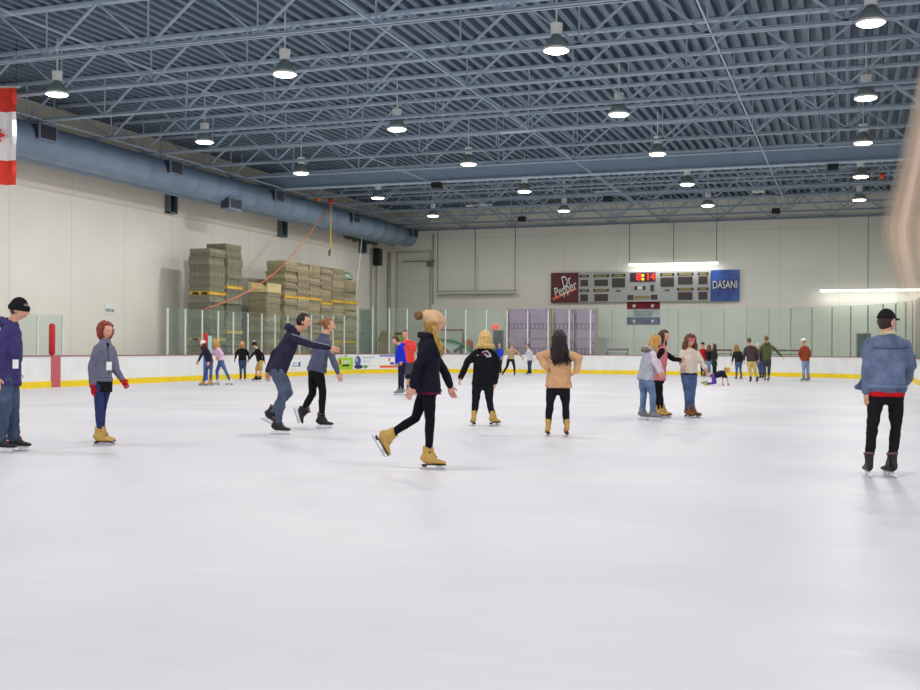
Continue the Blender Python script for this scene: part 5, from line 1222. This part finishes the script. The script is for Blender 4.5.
person('man in red shirt and grey shorts facing the camera, far left of centre', (410, 393.4), dict(head=(405.3, 334.3), neck=(407.3, 340.6), pel=(409, 361.5), kR=(407.6, 376), kL=(412.6, 376), aR=(407.6, 390), aL=(412.8, 390), eR=(401.2, 352.5), wR=(402.2, 361), eL=(414.6, 352), wL=(415, 361)),
       h=265, H=1.76, sex='m', top=dict(color=(226, 74, 66), name='shirt', hem=.03, sleeve='short'), bottom=dict(color=(76, 74, 82), name='shorts', length='shorts', short=.2), skates=('hockey', m_greyl), hair=dict(style='short', color=(54, 38, 30)), extras=kneepads)
person('small child in bright blue top beyond the blonde woman', (500, 374.0), dict(head=(499.5, 345), neck=(499.9, 348.8), pel=(499.9, 359), kR=(499, 365.5), kL=(500.8, 365.5), aR=(499, 371), aL=(500.8, 371), eR=(497.5, 352.8), wR=(497.2, 357), eL=(502.6, 352.8), wL=(503, 357)),
       h=230, H=1.45, top=dict(color=(40, 70, 206), name='top', hem=.02), bottom=dict(color=(40, 42, 60), name='trousers', cuff=.05), skates=('hockey', m_blackl), hair=dict(style='short', color=(150, 92, 52)))
person('boy in tan shirt striding with arms out by the far boards', (510, 376.3), dict(head=(512, 344.3), neck=(511.8, 348.6), pel=(510.8, 359), kL=(506.8, 367), kR=(514.3, 366.5), aL=(502.8, 373.3), aR=(514.6, 373.3), eL=(505.8, 352), wL=(502, 357.5), eR=(517.4, 352.3), wR=(522, 357)),
       h=98, H=1.60, sex='m', top=dict(color=(172, 150, 110), name='shirt', hem=.0), bottom=dict(color=(38, 36, 38), name='trousers', cuff=.08), skates=('hockey', m_blackl), hair=dict(style='short', color=(164, 128, 76)))
person('boy in white shirt and jeans beside the far boards', (529.5, 374.6), dict(head=(527.8, 346), neck=(528.8, 349.6), pel=(529.6, 360.5), kR=(528.8, 366.5), kL=(530.4, 366.5), aR=(528.6, 371.8), aL=(530.4, 371.8), eR=(525.8, 354), wR=(523.4, 357.8), eL=(532, 354.5), wL=(533.2, 359)),
       h=205, H=1.55, sex='m', top=dict(color=(206, 206, 212), name='shirt', hem=.0), bottom=dict(color=(52, 70, 108), denim=1, name='jeans', cuff=.06), skates=('hockey', m_blackl), hair=dict(style='short', color=(44, 34, 30)))
person('person in red jacket and dark cap by the far boards at right', (702.8, 377.0), dict(head=(702.8, 344.8), neck=(703, 349), pel=(703, 360), kR=(701.8, 367.5), kL=(704.2, 367.5), aR=(701.6, 374), aL=(704.4, 374), eR=(699.8, 353.5), wR=(700.2, 358.5), eL=(706.2, 353.5), wL=(706.4, 358.5)),
       h=285, H=1.66, sex='m', top=dict(color=(188, 36, 44), name='jacket', hem=.04), bottom=dict(color=(52, 52, 58), name='trousers', cuff=.08), skates=('hockey', m_blackl), hair=dict(style='hat_short', color=(50, 40, 34)), hat=dict(style='cap', color=(34, 34, 40)))
person('woman in black top and pale jeans next to the red jacket', (708.8, 377.2), dict(head=(709, 346.5), neck=(709, 350.5), pel=(708.6, 361), kR=(707.8, 368), kL=(709.8, 368), aR=(707.6, 374.2), aL=(709.8, 374.2), eR=(706.8, 354.5), wR=(706.4, 359), eL=(711.6, 354.5), wL=(711.4, 359)),
       h=75, H=1.58, top=dict(color=(34, 34, 40), name='top', hem=.0), bottom=dict(color=(118, 146, 196), denim=1, name='jeans', cuff=.08), skates=('figure', m_whl), hair=dict(style='long', color=(124, 84, 50), len=.2))
person('dark haired woman in long dark green coat near the far boards', (714.3, 377.4), dict(head=(714, 346), neck=(714.2, 350), pel=(714.4, 361), kR=(713.6, 368), kL=(715.4, 368), aR=(713.6, 374.4), aL=(715.4, 374.4), eR=(711.8, 354.5), wR=(712, 359), eL=(717, 354.5), wL=(717, 359)),
       h=185, H=1.60, top=dict(color=(38, 52, 46), name='coat', hem=.26), bottom=dict(color=(30, 30, 36), name='trousers', cuff=.08), skates=('hockey', m_blackl), hair=dict(style='long', color=(62, 44, 36), len=.22))
def crawl_pad(c): pass
person('blonde child on hands and knees on the ice in purple leggings', (716, 385.6), dict(head=(727.8, 369.8), neck=(725.0, 372.3), pel=(713.8, 375.8), kL=(715.5, 382.8), kR=(713.3, 383.0), aL=(706.5, 384.0), aR=(705.3, 384.0), eL=(727.4, 378.3), wL=(727.9, 383.2), eR=(722.8, 378.3), wR=(722.6, 383.2)),
       h=0, H=1.36, girth=1.15, top=dict(color=(32, 34, 48), name='top', hem=-.02, sleeve='short'), bottom=dict(color=(104, 66, 158), name='leggings', cuff=.06), skates=('figure', mat('yellow_skate', (206, 190, 60), .5, .1)), hair=dict(style='pony', color=(200, 156, 70), len=.12), hpitch=30, foot=dict(L=(-.95, -.25, 0), R=(-.95, -.25, 0)), lift=dict(aL=1, aR=1), hdir=dict(L=(.4, -.8, 0), R=(.4, -.8, 0)))
person('woman with wavy blonde hair in black jacket and brown skates by right boards', (739, 379.3), dict(head=(736.6, 347), neck=(737.2, 351), pel=(738.4, 362), kL=(736.8, 369.5), kR=(740.4, 369.5), aL=(736.4, 376), aR=(741.4, 376), eL=(733.2, 356.5), wL=(732.2, 361.5), eR=(742.2, 356), wR=(742.6, 361)),
       h=95, H=1.62, top=dict(color=(40, 38, 42), name='jacket', hem=.0), bottom=dict(color=(62, 88, 140), denim=1, name='jeans', loose=.95, cuff=.05), skates=('figure', m_brownl), hair=dict(style='long', color=(150, 106, 60), len=.16, wave=.02))
person('man seen from behind in brown jacket and tan trousers at right', (753.5, 383.2), dict(head=(749.2, 340.8), neck=(750.2, 346), pel=(751.2, 361.5), kL=(750, 371), kR=(755.2, 371), aL=(750.6, 379.3), aR=(757.2, 379.3), eL=(744.4, 352.5), wL=(744.2, 360), eR=(757.4, 352.5), wR=(758, 360)),
       h=85, H=1.80, sex='m', top=dict(color=(74, 60, 60), name='jacket', hem=.0), bottom=dict(color=(196, 172, 104), name='trousers', loose=1.0, cuff=.06), skates=('hockey', m_blackl), hair=dict(style='short', color=(92, 62, 44)))
person('person in dark top and jeans partly hidden behind the olive hoodie', (761, 379.2), dict(head=(757.8, 345.5), neck=(758.8, 349.5), pel=(760, 361), kL=(759.4, 368.8), kR=(762.4, 368.8), aL=(760.4, 375.8), aR=(763, 375.8), eL=(755.6, 355), wL=(755.6, 360), eR=(763, 355), wR=(763.2, 360)),
       h=95, H=1.66, top=dict(color=(44, 44, 60), name='top', hem=.0), bottom=dict(color=(60, 84, 128), denim=1, name='jeans', cuff=.08), skates=('hockey', m_blackl), hair=dict(style='short', color=(190, 186, 180)))
person('tall man in olive green hoodie with right arm held out low', (766.8, 381.9), dict(head=(766.3, 338.8), neck=(766.8, 344), pel=(766.6, 359.8), kL=(764.6, 369.5), kR=(769, 369.5), aL=(765.2, 378), aR=(768.6, 378), eL=(759.6, 350), wL=(759, 357.5), eR=(775.2, 349.2), wR=(781.8, 356.5)),
       h=88, H=1.86, sex='m', top=dict(color=(86, 92, 58), name='hoodie', hem=.0, hood=1), bottom=dict(color=(66, 68, 78), name='trousers', loose=.95, cuff=.06), skates=('hockey', m_greyl), hair=dict(style='short', color=(112, 80, 52)))
person('man in rust sweater, white cap and pale jeans alone at right', (806.3, 381.9), dict(head=(803.3, 341.5), neck=(804.2, 346), pel=(805.4, 361), kL=(803.6, 370), kR=(807.8, 370), aL=(803.8, 378), aR=(808.4, 378), eL=(799.2, 353.5), wL=(801, 358.5), eR=(809.8, 353.5), wR=(808.4, 359)),
       h=120, H=1.78, sex='m', top=dict(color=(146, 70, 46), name='sweater', hem=.0, loose=1.08), bottom=dict(color=(124, 150, 196), denim=1, name='jeans', cuff=.04), skates=('hockey', m_greyl), hair=dict(style='hat_short', color=(120, 100, 88)), hat=dict(style='cap', color=(232, 230, 226)), hyaw=35, dz=dict(wL=.15, wR=.15))


# ------------------------------------------------------------------ world and view
w = bpy.data.worlds.new('world'); bpy.context.scene.world = w; w.use_nodes = True
w.node_tree.nodes['Background'].inputs[0].default_value = (.95, .93, 1, 1); w.node_tree.nodes['Background'].inputs[1].default_value = 1.0
sc = bpy.context.scene; sc.view_settings.view_transform = 'Standard'; sc.view_settings.exposure = 0; sc.view_settings.look = 'None'
print('panels', npan)
